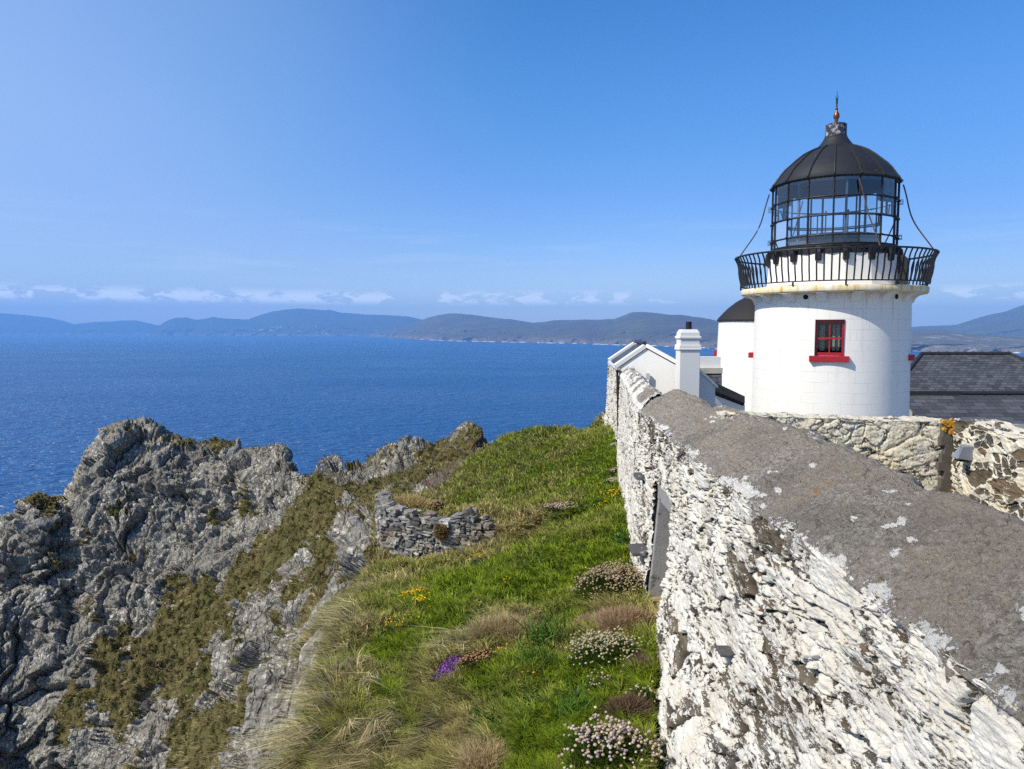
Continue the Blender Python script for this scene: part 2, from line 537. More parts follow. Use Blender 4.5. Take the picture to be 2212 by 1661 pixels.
def mat_tower():
    m, nt, b = material('painted_tower_stone')
    co = nt.node('ShaderNodeTexCoord').outputs['Object']
    uv = nt.attr('wrap', 'Vector')
    br = nt.node('ShaderNodeTexBrick', {'Vector': uv, 'Scale': 1.0, 'Mortar Size': 0.006, 'Mortar Smooth': 0.3, 'Brick Width': 0.72, 'Row Height': 0.30, 'Color1': (1, 1, 1), 'Color2': (0.9, 0.9, 0.9), 'Mortar': (0, 0, 0)})
    mort = br.outputs['Fac']
    n = nt.noise(co, 2.0, 6, 0.6)
    nf = nt.noise(co, 40, 4, 0.6)
    broken = nt.ramp(nt.noise(co, 1.3, 5, 0.7), 0.42, 0.66)
    c = nt.mix(n, (0.78, 0.755, 0.69), (0.84, 0.815, 0.755))
    c = nt.mix(nt.math('MULTIPLY', nt.math('MULTIPLY', mort, broken), 0.62), c, (0.42, 0.40, 0.37))
    streak = nt.ramp(nt.noise(nt.mapping(co, (5, 5, 0.35)), 1.0, 6, 0.68), 0.54, 0.72, 0, 0.42)
    c = nt.mix(streak, c, (0.60, 0.56, 0.47))
    zz = nt.node('ShaderNodeSeparateXYZ', {0: co}).outputs[2]
    rust = nt.math('MULTIPLY', nt.ramp(nt.noise(nt.mapping(co, (6, 6, 0.25), loc=(2, 1, 0)), 1.0, 6, 0.7), 0.60, 0.70, 0, 0.6), nt.ramp(zz, -0.9, 0.9))
    c = nt.mix(rust, c, (0.42, 0.27, 0.13))
    crack = nt.ramp(nt.noise(co, 3.2, 8, 0.8, 1.0), 0.70, 0.74, 0, 0.5)
    c = nt.mix(crack, c, (0.35, 0.33, 0.30))
    h = nt.math('SUBTRACT', nt.math('ADD', nt.math('MULTIPLY', nf, 0.25), nt.math('MULTIPLY', n, 0.8)), nt.math('MULTIPLY', mort, 0.8))
    setin(nt, b, Base_Color=c, Roughness=0.55, Specular_IOR_Level=0.35, Normal=nt.bump(h, 0.35, 0.012))
    return m

def mat_render(name='white_render', col=(0.81, 0.79, 0.735)):
    m, nt, b = material(name)
    co = nt.node('ShaderNodeTexCoord').outputs['Object']
    n = nt.noise(co, 1.4, 6, 0.6)
    c = nt.mix(n, tuple(v * 0.94 for v in col), col)
    st = nt.ramp(nt.noise(nt.mapping(co, (3, 3, 0.5)), 1.5, 6, 0.7), 0.58, 0.8, 0, 0.3)
    c = nt.mix(st, c, (0.52, 0.50, 0.44))
    setin(nt, b, Base_Color=c, Roughness=0.8, Normal=nt.bump(nt.noise(co, 35, 5, 0.6), 0.25, 0.01))
    return m

def mat_slab():
    m, nt, b = material('rust_stained_gallery_paint')
    co = nt.node('ShaderNodeTexCoord').outputs['Object']
    n = nt.noise(co, 2.5, 6, 0.65)
    c = nt.mix(nt.ramp(n, 0.35, 0.55), (0.80, 0.77, 0.66), (0.74, 0.64, 0.38))
    st = nt.ramp(nt.noise(nt.mapping(co, (4, 4, 0.6)), 1.6, 6, 0.7), 0.50, 0.66, 0, 0.85)
    c = nt.mix(st, c, (0.60, 0.32, 0.07))
    dk = nt.ramp(nt.noise(nt.mapping(co, (9, 9, 0.8)), 1.0, 6, 0.7), 0.64, 0.74, 0, 0.7)
    c = nt.mix(dk, c, (0.16, 0.13, 0.10))
    setin(nt, b, Base_Color=c, Roughness=0.7, Normal=nt.bump(n, 0.3, 0.02))
    return m

def mat_iron(name='black_iron', col=(0.012, 0.012, 0.013), rust=(0.10, 0.045, 0.025), amt=(0.58, 0.8), rough=0.42):
    m, nt, b = material(name)
    co = nt.node('ShaderNodeTexCoord').outputs['Object']
    n = nt.noise(co, 7.0, 7, 0.7)
    c = nt.mix(nt.ramp(n, *amt), col, rust)
    setin(nt, b, Base_Color=c, Roughness=nt.lin(n, 0.3, 0.7, rough - 0.1, rough + 0.25), Specular_IOR_Level=0.4, Normal=nt.bump(n, 0.25, 0.01))
    return m

def mat_dome():
    m, nt, b = material('tarred_dome_metal')
    co = nt.node('ShaderNodeTexCoord').outputs['Object']
    n = nt.noise(co, 3.0, 7, 0.65)
    c = nt.mix(n, (0.011, 0.011, 0.012), (0.030, 0.029, 0.029))
    drip = nt.math('MULTIPLY', nt.ramp(nt.noise(nt.mapping(co, (9, 9, 2.6)), 1.0, 6, 0.75), 0.64, 0.70), nt.ramp(nt.noise(co, 1.1, 3), 0.48, 0.6))
    c = nt.mix(nt.math('MULTIPLY', drip, 0.8), c, (0.50, 0.48, 0.42))
    setin(nt, b, Base_Color=c, Roughness=0.5, Specular_IOR_Level=0.35, Normal=nt.bump(n, 0.3, 0.02))
    return m

def mat_worn_cap():
    m, nt, b = material('worn_lead_cap')
    co = nt.node('ShaderNodeTexCoord').outputs['Object']
    n = nt.noise(co, 9.0, 8, 0.75)
    c = nt.mix(nt.ramp(n, 0.52, 0.6), (0.035, 0.035, 0.040), (0.42, 0.43, 0.45))
    setin(nt, b, Base_Color=c, Roughness=0.6)
    return m

def mat_glass():
    m, nt, b = material('lantern_glass')
    out = nt.n['Material Output']
    nt.n.remove(b)
    tr = nt.node('ShaderNodeBsdfTransparent', {'Color': (0.90, 0.94, 0.96)}).outputs[0]
    gl = nt.node('ShaderNodeBsdfGlossy', {'Color': (1, 1, 1), 'Roughness': 0.02}).outputs[0]
    fr = nt.node('ShaderNodeFresnel', {'IOR': 1.5}).outputs[0]
    f = nt.math('ADD', nt.math('MULTIPLY', fr, 1.2), 0.05)
    ms = nt.node('ShaderNodeMixShader', {0: f, 1: tr, 2: gl}).outputs[0]
    nt.l.new(ms, out.inputs[0])
    return m

def mat_slate(name, col=(0.055, 0.058, 0.064), bw=0.30, rh=0.17):
    m, nt, b = material(name)
    uv = nt.attr('wrap', 'Vector')
    br = nt.node('ShaderNodeTexBrick', {'Vector': uv, 'Scale': 1.0, 'Mortar Size': 0.008, 'Mortar Smooth': 0.1, 'Brick Width': bw, 'Row Height': rh, 'Bias': 0.0,
        'Color1': tuple(v * 0.75 for v in col), 'Color2': tuple(v * 1.65 for v in col), 'Mortar': (0.012, 0.012, 0.013)})
    co = nt.node('ShaderNodeTexCoord').outputs['Object']
    n = nt.noise(co, 2.2, 6, 0.65)
    c = nt.mix(nt.ramp(n, 0.5, 0.75, 0, 0.35), br.outputs['Color'], (0.16, 0.165, 0.17))
    c = nt.mix(nt.ramp(nt.noise(co, 30, 5, 0.7), 0.62, 0.72, 0, 0.35), c, (0.20, 0.20, 0.20))
    sep = nt.node('ShaderNodeSeparateXYZ', {0: uv}).outputs
    saw = nt.math('FRACT', nt.math('DIVIDE', sep[1], rh))
    h = nt.math('SUBTRACT', nt.math('MULTIPLY', nt.math('SUBTRACT', 1.0, saw), 0.8), br.outputs['Fac'])
    setin(nt, b, Base_Color=c, Roughness=0.5, Specular_IOR_Level=0.4, Normal=nt.bump(h, 0.7, 0.02))
    return m

def mat_sea():
    m, nt, b = material('sea_water')
    co = nt.node('ShaderNodeTexCoord').outputs['Object']
    w1 = nt.noise(nt.mapping(co, (1, 2.3, 1), rot=(0, 0, R(-6))), 0.030, 3, 0.6, 0.3)
    w2 = nt.noise(nt.mapping(co, (1, 2.0, 1), rot=(0, 0, R(14))), 0.075, 2.5, 0.55, 0.3)
    pat = nt.noise(nt.mapping(co, (1, 2.6, 1)), 0.0016, 5, 0.6)
    h = nt.math('ADD', nt.math('MULTIPLY', w1, 1.0), nt.math('MULTIPLY', w2, 0.45))
    c = nt.mix(pat, (0.003, 0.056, 0.175), (0.006, 0.080, 0.235))
    setin(nt, b, Base_Color=c, Roughness=nt.lin(pat, 0.35, 0.65, 0.22, 0.32), IOR=1.333, Specular_IOR_Level=0.32, Normal=nt.bump(h, 1.0, 15.0))
    return m

def mat_hill(name, a, bb, rockc, amt=(0.58, 0.72), cliff=60.0):
    m, nt, b = material(name)
    co = nt.node('ShaderNodeTexCoord').outputs['Object']
    n = nt.noise(co, 0.0022, 9, 0.62)
    n2 = nt.noise(co, 0.011, 8, 0.7)
    n3 = nt.noise(nt.mapping(co, (1, 0.5, 1)), 0.008, 7, 0.7)
    c = nt.mix(nt.ramp(n, 0.35, 0.65), a, bb)
    c = nt.mix(nt.ramp(n2, 0.45, 0.62, 0, 0.35), c, (0.05, 0.06, 0.025))
    c = nt.mix(nt.math('MULTIPLY', nt.ramp(n2, *amt), nt.ramp(n, 0.42, 0.6)), c, rockc)
    z = nt.node('ShaderNodeSeparateXYZ', {0: co}).outputs[2]
    cl = nt.math('MULTIPLY', nt.ramp(z, -118 + cliff * 0.3, -118 + cliff, 1.0, 0.0), nt.ramp(n3, 0.38, 0.6))
    c = nt.mix(nt.math('MULTIPLY', cl, 0.8), c, nt.mix(n2, (0.07, 0.06, 0.055), (0.34, 0.25, 0.18)))
    setin(nt, b, Base_Color=c, Roughness=1.0, Specular_IOR_Level=0.0, Normal=nt.bump(n2, 0.8, 14.0))
    return m

M = dict(
    terrain=mat_terrain(), blades=mat_blades(), whitewash=mat_whitewash(), coping=mat_coping(), tower=mat_tower(), render=mat_render(),
    slab=mat_slab(), iron=mat_iron(), rusty=mat_iron('rusty_cable', (0.028, 0.02, 0.019), (0.085, 0.042, 0.032), (0.4, 0.6), 0.6), dome=mat_dome(), cap=mat_worn_cap(), glass=mat_glass(),
    slate=mat_slate('roof_slate'), slate_far=mat_slate('big_roof_slate', (0.066, 0.068, 0.072), 0.27, 0.155), sea=mat_sea(),
    red=simple('red_gloss_paint', (0.36, 0.012, 0.022), 0.35, 0.12, 8, spec=0.5, dirt=(0.05, 0.01, 0.012), dirt_amt=(0.62, 0.8)),
    dark=simple('dark_interior', (0.010, 0.010, 0.011), 0.8), bronze=simple('bronze_finial', (0.20, 0.085, 0.03), 0.35, 0.35, 14, metallic=0.6),
    pot=simple('black_chimney_pot', (0.014, 0.011, 0.012), 0.6), ridge=simple('black_ridge_tile', (0.030, 0.029, 0.031), 0.55, 0.3, 5, bump=0.2),
    lead=simple('lichened_lead', (0.52, 0.48, 0.36), 0.7, 0.2, 4, dirt=(0.22, 0.19, 0.12)),
    concrete=simple('grey_concrete', (0.27, 0.262, 0.25), 0.9, 0.3, 9, 0.6, dirt=(0.09, 0.088, 0.085), dirt_amt=(0.55, 0.66)),
    ochre=simple('ochre_sill', (0.30, 0.225, 0.105), 0.9, 0.25, 8, 0.4, dirt=(0.12, 0.10, 0.08)),
    darkstone=simple('dark_slab_stone', (0.085, 0.08, 0.078), 0.9, 0.3, 9, 0.6, dirt=(0.35, 0.34, 0.32), dirt_amt=(0.58, 0.7)),
    boulder=simple('pale_boulder', (0.34, 0.33, 0.31), 0.9, 0.3, 9, 0.6, dirt=(0.55, 0.54, 0.5)),
    lampgrey=simple('grey_light_casing', (0.20, 0.22, 0.25), 0.45, 0.08), yardm=simple('yard_gravel', (0.20, 0.19, 0.17), 0.95, 0.3, 5, 0.5),
    window_light_block=simple('window_light_tone', (0.62, 0.66, 0.60), 0.8, 0.1), pane=None, gutter=simple('pale_gutter', (0.55, 0.56, 0.57), 0.5),
)
def mat_pane():
    m, nt, b = material('window_pane')
    setin(nt, b, Base_Color=(0.012, 0.013, 0.014), Roughness=0.06, Specular_IOR_Level=0.5)
    return m
M['pane'] = mat_pane()
# ------------------------------------------------------------------ sea
SEA = -118.0
mb = MB().add([(-27000, -800, SEA), (27000, -800, SEA), (27000, 19000, SEA), (-27000, 19000, SEA)], [(0, 1, 2, 3)])
tag(mb.build('sea', M['sea']), kind='structure')

# ------------------------------------------------------------------ far hills: shore line in front, ridge behind, both at their real distance
def hill(name, sil, shore, back, mat, x0, x1, rough=14.0, shore_exp=0.75, seed=0.0, n=560, rows=170, cliff=25.0):
    xs = np.linspace(x0, x1, n)
    ysil = np.interp(xs, [p[0] for p in sil], [p[1] for p in sil])
    Ysh = np.interp(xs, [p[0] for p in shore], [p[1] for p in shore])
    Yr = Ysh + np.interp(xs, [p[0] for p in shore], [p[2] if len(p) > 2 else back for p in shore])
    zr = np.array([at(x, y, Y)[2] for x, y, Y in zip(xs, ysil, Yr)])
    zr = np.maximum(zr, SEA + 2)
    t = np.linspace(-0.04, 2.0, rows)[:, None]
    tt = np.clip(t, 0, 1)
    Yg = Ysh + (Yr - Ysh) * t
    g = np.where(t < 1, tt ** shore_exp * (1 - 0.10 * np.sin(tt * math.pi)), np.clip(1 - (t - 1) ** 1.5 * 1.1, -0.1, 1))
    dirx = (xs - CX) / FPX / _cp
    Xg = dirx[None] * Yg
    h = zr - SEA
    Z = SEA + h * g
    nz = ridged(Xg / 1100 + seed, Yg / 900, np.float32(seed), 4, 0.5)
    env = np.where(t < 1, sstep(0, 0.25, tt) * (1 - 0.88 * sstep(0.6, 1.0, tt)), 0.3)
    Z = Z + rough * nz * env + (h * 0.10) * fbm(Xg / 1500 + 3 + seed, Yg / 700, 0.5, 4) * env
    fine = fbm(Xg / 300 + seed, Yg / 300, 0.2, 2) * rough * 0.25
    Z = Z + fine * sstep(0.03, 0.15, tt)
    cl = cliff * np.clip(0.5 + fbm(xs / 14.0 + seed, 0 * xs, 2.0, 4), 0, 1.4)
    Z = Z + cl[None] * sstep(0.0, 0.02, t) * (1 - sstep(0.02, 0.09, tt)) * (t >= 0)
    Z = np.where(t <= 0, SEA - 12, Z)
    Ywob = Yg + (fbm(Xg / 260 + seed, Yg / 260, 0.9, 4) * 110) * (np.abs(tt) < 0.2)
    P = np.stack([Xg, Ywob, Z], -1).reshape(-1, 3)
    me = fast_mesh(name, P, grid_faces(rows, n))
    return tag(link(name, me, mat), kind='structure')

heath = mat_hill('heather_moor', (0.085, 0.064, 0.046), (0.105, 0.098, 0.042), (0.27, 0.25, 0.22))
hazy = mat_hill('distant_moor', (0.055, 0.05, 0.045), (0.07, 0.068, 0.045), (0.30, 0.27, 0.25), (0.62, 0.75))
rocky = mat_hill('rocky_shore', (0.11, 0.095, 0.075), (0.13, 0.12, 0.08), (0.30, 0.27, 0.25), (0.50, 0.62), 45.0)
hill('far_hills', [(-500, 668), (-200, 660), (0, 677), (60, 681), (110, 686), (150, 696), (165, 700), (200, 697), (250, 695), (295, 692), (320, 697), (345, 703), (420, 716)],
     [(-500, 17300), (420, 17600)], 1100, hazy, -480, 420, 30, 0.8, 5.0)
hill('mountain_headland', [(312, 722), (318, 717), (330, 720), (345, 706), (365, 693), (385, 686), (405, 686), (430, 691), (445, 690), (458, 687), (462, 685), (480, 687), (540, 690), (560, 683), (590, 674), (620, 668), (648, 666), (690, 669), (740, 676), (800, 680), (850, 682), (880, 684), (905, 689), (940, 700), (1000, 712)],
     [(312, 16200, 160), (330, 16000, 220), (345, 15800, 320), (400, 15500, 700), (560, 14600, 1800), (800, 13300, 2300), (1000, 12000, 2500)], 1500, hazy, 312, 1000, 26, 0.85, 9.0, cliff=30)
hill('back_peak', [(640, 700), (690, 673), (715, 669), (740, 676), (790, 700)], [(640, 17600), (790, 17600)], 900, hazy, 640, 790, 20, 0.8, 2.0, n=120)
hill('moorland_hills', [(795, 724), (830, 716), (870, 706), (900, 696), (925, 688), (950, 681), (975, 678), (1000, 678), (1030, 682), (1060, 687), (1100, 691), (1150, 698), (1175, 697), (1195, 693), (1230, 692), (1262, 690), (1290, 692), (1325, 690), (1340, 685), (1365, 677), (1388, 675), (1415, 679), (1450, 683), (1500, 687), (1530, 692), (1560, 701), (1640, 706), (1760, 712), (1900, 716), (2010, 722)],
     [(795, 13400, 200), (830, 11800, 600), (900, 9300, 1800), (960, 8100, 2300), (1100, 7200, 2600), (1200, 6650, 2500), (1330, 5900, 2600), (1450, 5350, 2300), (1550, 4750, 2300), (2010, 4300, 1800)], 2000, heath, 795, 2010, 26, 0.8, 1.0, n=800, cliff=22)
hill('far_mountain', [(1900, 716), (1967, 707), (2000, 705), (2040, 704), (2062, 702), (2085, 694), (2110, 686), (2135, 680), (2165, 673), (2212, 656), (2350, 610), (2600, 640)], [(1900, 7200), (2600, 7200)], 2600, heath, 1900, 2600, 20, 0.8, 4.0)
hill('rocky_headland', [(1860, 730), (1920, 722), (1967, 718), (2000, 717), (2035, 717), (2060, 720), (2090, 722), (2130, 725), (2170, 729), (2212, 731), (2400, 726)], [(1860, 4000), (2080, 3900), (2212, 3750), (2400, 3500)], 900, rocky, 1860, 2400, 9, 0.6, 7.0, cliff=16)

# white surf breaking on the far shore
def surf():
    V, F = [], []
    rng = random.Random(4)
    pts = [(900, 9300), (960, 8100), (1100, 7200), (1200, 6650), (1330, 5900), (1450, 5350), (1550, 4750), (2000, 4250), (2212, 3750)]
    for k in range(120):
        x = rng.uniform(905, 2205)
        Y = float(np.interp(x, [p[0] for p in pts], [p[1] for p in pts])) - rng.uniform(5, 140)
        X = (x - CX) / FPX / _cp * Y
        L, W = rng.uniform(10, 55) * Y / 6000, rng.uniform(3, 12) * Y / 6000
        o = len(V)
        top = [(X + L * math.cos(a) * rng.uniform(0.6, 1.1), Y + W * 2.5 * math.sin(a) * rng.uniform(0.6, 1.1)) for a in [i * math.pi / 4 for i in range(8)]]
        V += [(a, b, SEA + 0.3) for a, b in top] + [(X, Y, SEA + rng.uniform(2.5, 5.5))]
        F += [(o + i, o + (i + 1) % 8, o + 8) for i in range(8)]
    me = bpy.data.meshes.new('surf')
    me.from_pydata(V, [], F)
    tag(link('surf', me, simple('surf_foam', (0.75, 0.78, 0.80), 0.9)), 'broken white surf along the foot of the far rocky shore', 'surf', kind='stuff')
surf()

# village on the far shore: each a small gabled house
def village():
    m = simple('village_white', (0.80, 0.80, 0.78), 0.8)
    rng = random.Random(9)
    for k in range(34):
        x = rng.choice([rng.uniform(525, 600), rng.uniform(590, 690), rng.uniform(690, 820)])
        Ysh = float(np.interp(x, [400, 560, 800], [15500, 14600, 13300]))
        Y = Ysh + rng.uniform(120, 480)
        dg = bpy.context.evaluated_depsgraph_get() if k == 0 else village.dg
        village.dg = dg
        X = (x - CX) / FPX / _cp * Y
        ok, loc, *_ = scene.ray_cast(dg, Vector((X, Y, 800)), Vector((0, 0, -1)))
        if not ok: continue
        w, l, h = 9 * rng.uniform(0.8, 1.2), 19 * rng.uniform(0.7, 1.4), 6
        b = MB().prism([(-l / 2, -w / 2, -8), (-l / 2, w / 2, -8), (-l / 2, w / 2, h), (-l / 2, 0, h + 3.5), (-l / 2, -w / 2, h)], (l, 0, 0))
        o = b.build('village_house', m)
        o.location = (X, Y, loc.z)
        o.rotation_euler = (0, 0, rng.uniform(-0.5, 0.5))
        tag(o, 'tiny white house in the village at the foot of the blue mountain', 'house', 'white houses along the far shore')
village()

# ------------------------------------------------------------------ near terrain: control points (picture x, y, depth)
CP = [
    # along the foot of the boundary wall
    (1333, 945, 19), (1345, 1000, 17.5), (1355, 1100, 13.5), (1360, 1190, 11.2), (1390, 1340, 8.6), (1400, 1450, 7.3), (1385, 1600, 6.1), (1385, 1900, 4.6),
    (1500, 1200, 11.2), (1600, 1450, 7.3), (1420, 950, 19),
    # grass shelf
    (1250, 1200, 11.5), (1100, 1218, 12.6), (960, 1248, 13.6), (840, 1255, 14.2), (1250, 1350, 9.2), (1100, 1330, 9.9), (1100, 1450, 8.0), (950, 1450, 8.6), (800, 1450, 9.6), (950, 1320, 10.8),
    (830, 1300, 12.2), (760, 1350, 11.3), (850, 1661, 7.2), (1000, 1661, 6.6), (1200, 1661, 6.0), (640, 1661, 8.0), (700, 1480, 9.9), (1200, 1150, 13.2), (1110, 1155, 15.2),
    (1000, 1900, 5.3), (1200, 1900, 4.8),
    # knoll
    (1290, 932, 22.5), (1220, 934, 23.5), (1150, 942, 24.5), (1100, 955, 25.5), (1060, 978, 26.0), (930, 1085, 20.5), (990, 1030, 23.3), (1000, 1110, 18.2), (1100, 1100, 17.0), (1200, 1095, 15.8), (1300, 1100, 14.4), (1200, 1010, 19.5), (1300, 1010, 18),
    (1290, 912, 27), (1310, 905, 28), (1275, 925, 26),
    # ground held up behind the ruin, and its foot
    (870, 1092, 18.3), (950, 1100, 17.8), (870, 1112, 16.9), (950, 1126, 16.5), (1030, 1130, 16.1), (845, 1080, 19.2),
    (830, 1228, 15.6), (930, 1226, 15.1), (1020, 1206, 14.8), (1080, 1183, 14.8),
    # crest of the crag, left to right
    (-350, 1400, 40), (-150, 1290, 40.5), (0, 1168, 41), (45, 1088, 42), (85, 1064, 43), (130, 1074, 43.5), (180, 1010, 44.5), (230, 945, 45.5), (265, 914, 46), (315, 913, 46), (385, 946, 45.5), (440, 936, 45), (500, 957, 44.5), (560, 966, 44), (615, 974, 43), (645, 1010, 41.5), (680, 1022, 39.5),
    (740, 1008, 39.5), (800, 990, 39), (850, 970, 38.5), (900, 965, 38), (960, 957, 37), (1020, 948, 36), (1045, 958, 34), (1068, 976, 30),
    # face of the crag
    (-200, 1661, 36.5), (50, 1250, 40), (50, 1450, 37.8), (50, 1661, 35.5), (50, 1900, 32), (150, 1200, 41), (290, 1100, 42), (290, 1300, 38.8), (290, 1500, 35), (290, 1661, 32), (290, 1900, 28),
    (420, 1050, 43), (500, 1100, 41), (500, 1250, 37), (500, 1400, 33), (500, 1550, 29), (500, 1661, 26.5), (480, 1900, 23), (600, 1050, 40.5), (620, 1100, 38), (650, 1250, 31), (640, 1400, 25), (600, 1550, 21.5), (580, 1661, 19.5), (560, 1900, 17),
    (750, 1100, 33), (780, 1150, 28.5), (770, 1230, 21.5), (720, 1310, 19), (690, 1400, 17.5), (850, 1040, 33), (900, 1060, 29), (960, 1040, 27.8), (1000, 1005, 28.5), (960, 1000, 33), (1000, 982, 32.5), (1022, 978, 31.5), (900, 1012, 33.5), (930, 1022, 31), (1045, 985, 29.5), (1310, 916, 25.8), (1270, 934, 25), (850, 1000, 36), (770, 1030, 36.5), (930, 990, 35), (980, 968, 35),
]
CPX = np.array([at(*p) for p in CP])
extra = []
# behind the crest and outside the picture the ground falls away to the sea
for x, Y, z in [(-350, 46, -30), (0, 46, -20), (85, 48, -19), (180, 49, -17), (265, 51, -15), (440, 50, -16), (560, 49, -17), (680, 45, -17), (800, 44.5, -17), (900, 43.5, -16), (1020, 41, -16), (1068, 36, -14), (1150, 31, -12), (1220, 31, -12),
                (-350, 52, -60), (100, 60, -55), (440, 64, -55), (800, 58, -52), (1068, 52, -48), (1220, 48, -45), (1310, 36, -12), (1330, 50, -45)]:
    extra.append(((x - CX) / FPX * Y, Y, z))
extra += [(-3.3, 8, -8.6), (-3.7, 9.9, -9.0), (-3.9, 11.6, -8.8), (-2.9, 6, -8.0), (-4.4, 8.5, -10.5), (-5.5, 11, -9.3), (-3.9, 5, -8.0), (-9, 6, -13), (-8.5, 13, -12), (-16, 12, -19), (-26, 14, -25), (-30, 24, -28), (-36, 32, -30), (-4.6, 14, -7.4)]
CPX = np.concatenate([CPX, np.array(extra)])

KT = 2.2
def _uv(x, y): return KT * x / y, np.log(y)
def tps_fit(P, lam=2e-6):
    n = len(P)
    u, v = _uv(P[:, 0], P[:, 1])
    d2 = (u[:, None] - u[None]) ** 2 + (v[:, None] - v[None]) ** 2
    K = np.where(d2 > 0, 0.5 * d2 * np.log(d2 + 1e-12), 0) + lam * n * np.eye(n)
    A = np.zeros((n + 3, n + 3))
    A[:n, :n] = K
    A[:n, n] = 1
    A[:n, n + 1], A[:n, n + 2] = u, v
    A[n:, :n] = A[:n, n:].T
    return np.linalg.solve(A, np.concatenate([P[:, 2] / P[:, 1], np.zeros(3)]))
TW = tps_fit(CPX)
CPU, CPV = _uv(CPX[:, 0], CPX[:, 1])
RUIN = np.array([(-3.15, 17.9), (-3.0, 17.0), (-2.83, 16.45), (-2.4, 16.2), (-1.85, 16.0), (-1.2, 15.8), (-0.65, 15.6), (-0.3, 15.45), (-0.1, 15.4)])
def ruin_foot(x, y, z):
    """the ground drops to the foot of the ruined wall on its front side"""
    best = np.full(x.shape, 99.0)
    sgn = np.ones(x.shape)
    zt = np.zeros(x.shape)
    for (ax, ay), (bx, by) in zip(RUIN[1:-1], RUIN[2:]):
        dx, dy = bx - ax, by - ay
        L = math.hypot(dx, dy)
        t = np.clip(((x - ax) * dx + (y - ay) * dy) / L ** 2, 0, 1)
        px, py = ax + t * dx - x, ay + t * dy - y
        dd = np.hypot(px, py)
        m = dd < best
        best = np.where(m, dd, best)
        sgn = np.where(m, np.sign((dy * (x - ax) - dx * (y - ay))), sgn)
        zt = np.where(m, np.interp(ax + t * dx, [-3.2, -2.83, -1.85, -1.2, -.65, -.1], [-5.22, -5.18, -5.02, -4.90, -4.72, -4.50]), zt)
    s = best * sgn                      # positive in front of the wall
    w = sstep(-0.12, 0.02, s) * (1 - sstep(0.35, 2.6, s))
    return w * np.minimum(zt - z, 0)
def base_z(x, y):
    """height of the smooth ground: slope z/y interpolated over bearing and log distance"""
    x, y = np.asarray(x, float), np.asarray(y, float)
    sh = x.shape
    x, y = x.ravel(), y.ravel()
    out = np.zeros(len(x))
    for i in range(0, len(x), 60000):
        a, b = _uv(x[i:i + 60000], y[i:i + 60000])
        d2 = (a[:, None] - CPU[None]) ** 2 + (b[:, None] - CPV[None]) ** 2
        out[i:i + 60000] = ((0.5 * d2 * np.log(d2 + 1e-12)) @ TW[:-3] + TW[-3] + TW[-2] * a + TW[-1] * b) * y[i:i + 60000]
    return (out + ruin_foot(x, y, out)).reshape(sh)

NR, NC = 880, 960
Yv = 4.0 * np.exp(np.linspace(0, math.log(75 / 4.0), NR))
Tv = np.linspace(-0.98, 0.20, NC)
# the spline is evaluated on a coarser grid and resampled
cY, cT = Yv[::4], Tv[::4]
if cY[-1] != Yv[-1]: cY = np.append(cY, Yv[-1])
if cT[-1] != Tv[-1]: cT = np.append(cT, Tv[-1])
cZ = base_z(cT[None] * cY[:, None], cY[:, None] + 0 * cT[None])
tmp = np.stack([np.interp(Tv, cT, r) for r in cZ])
BZ = np.stack([np.interp(Yv, cY, tmp[:, j]) for j in range(NC)], 1)
BX, BY = Tv[None] * Yv[:, None], np.repeat(Yv[:, None], NC, 1)
BZ = np.maximum(BZ, -119.0)

# rows spread evenly along the ground of every column, so steep rock gets as many points as flat grass
NR0, NC0, TV0, RZ = NR, NC, Tv, BZ
NR, NC = 1060, 1060
Tv = np.linspace(-0.98, 0.20, NC)
def _cols(A): return np.stack([np.interp(Tv, TV0, r) for r in A])
cz = _cols(RZ)
lnY = np.log(Yv)
dl = np.abs(np.diff(cz / Yv[:, None], axis=0)) * 1.0 + np.diff(lnY)[:, None] * 0.16
dl *= np.where(Yv[1:, None] > 49, 0.35, 1.0) * np.where(Yv[1:, None] < 5, 0.4, 1.0)
cum = np.concatenate([np.zeros((1, NC)), np.cumsum(dl, 0)])
cum /= cum[-1]
kern = np.hanning(41); kern /= kern.sum()
cum = np.stack([np.convolve(np.pad(r, 20, 'edge'), kern, 'valid') for r in cum])
ROWL = np.stack([np.interp(np.linspace(0, 1, NR), cum[:, j], lnY) for j in range(NC)], 1)
def on_rows(A):
    """field on the regular grid -> the ground mesh's own rows"""
    A = _cols(A) if A.shape[1] != NC else A
    return np.stack([np.interp(ROWL[:, j], lnY, A[:, j]) for j in range(NC)], 1)
RX, RY = TV0[None] * Yv[:, None], np.repeat(Yv[:, None], NC0, 1)
BY = np.exp(ROWL)
BX = Tv[None] * BY
BZ = on_rows(RZ)

def hit(x, y, zoff=0.0):
    """where the line of sight through a picture point meets the smooth ground"""
    d = ray(x, y)
    Ys = np.arange(4.2, 60, 0.05)
    P = d[None] * (Ys / d[1])[:, None]
    u = np.log(Ys / 4.0) / math.log(75 / 4.0) * (NR0 - 1)
    v = (P[:, 0] / Ys - TV0[0]) / (TV0[-1] - TV0[0]) * (NC0 - 1)
    z = RZ[np.clip(np.rint(u).astype(int), 0, NR0 - 1), np.clip(np.rint(v).astype(int), 0, NC0 - 1)] + zoff
    k = np.nonzero(P[:, 2] <= z)[0]
    return P[k[0]] if len(k) else P[-1]

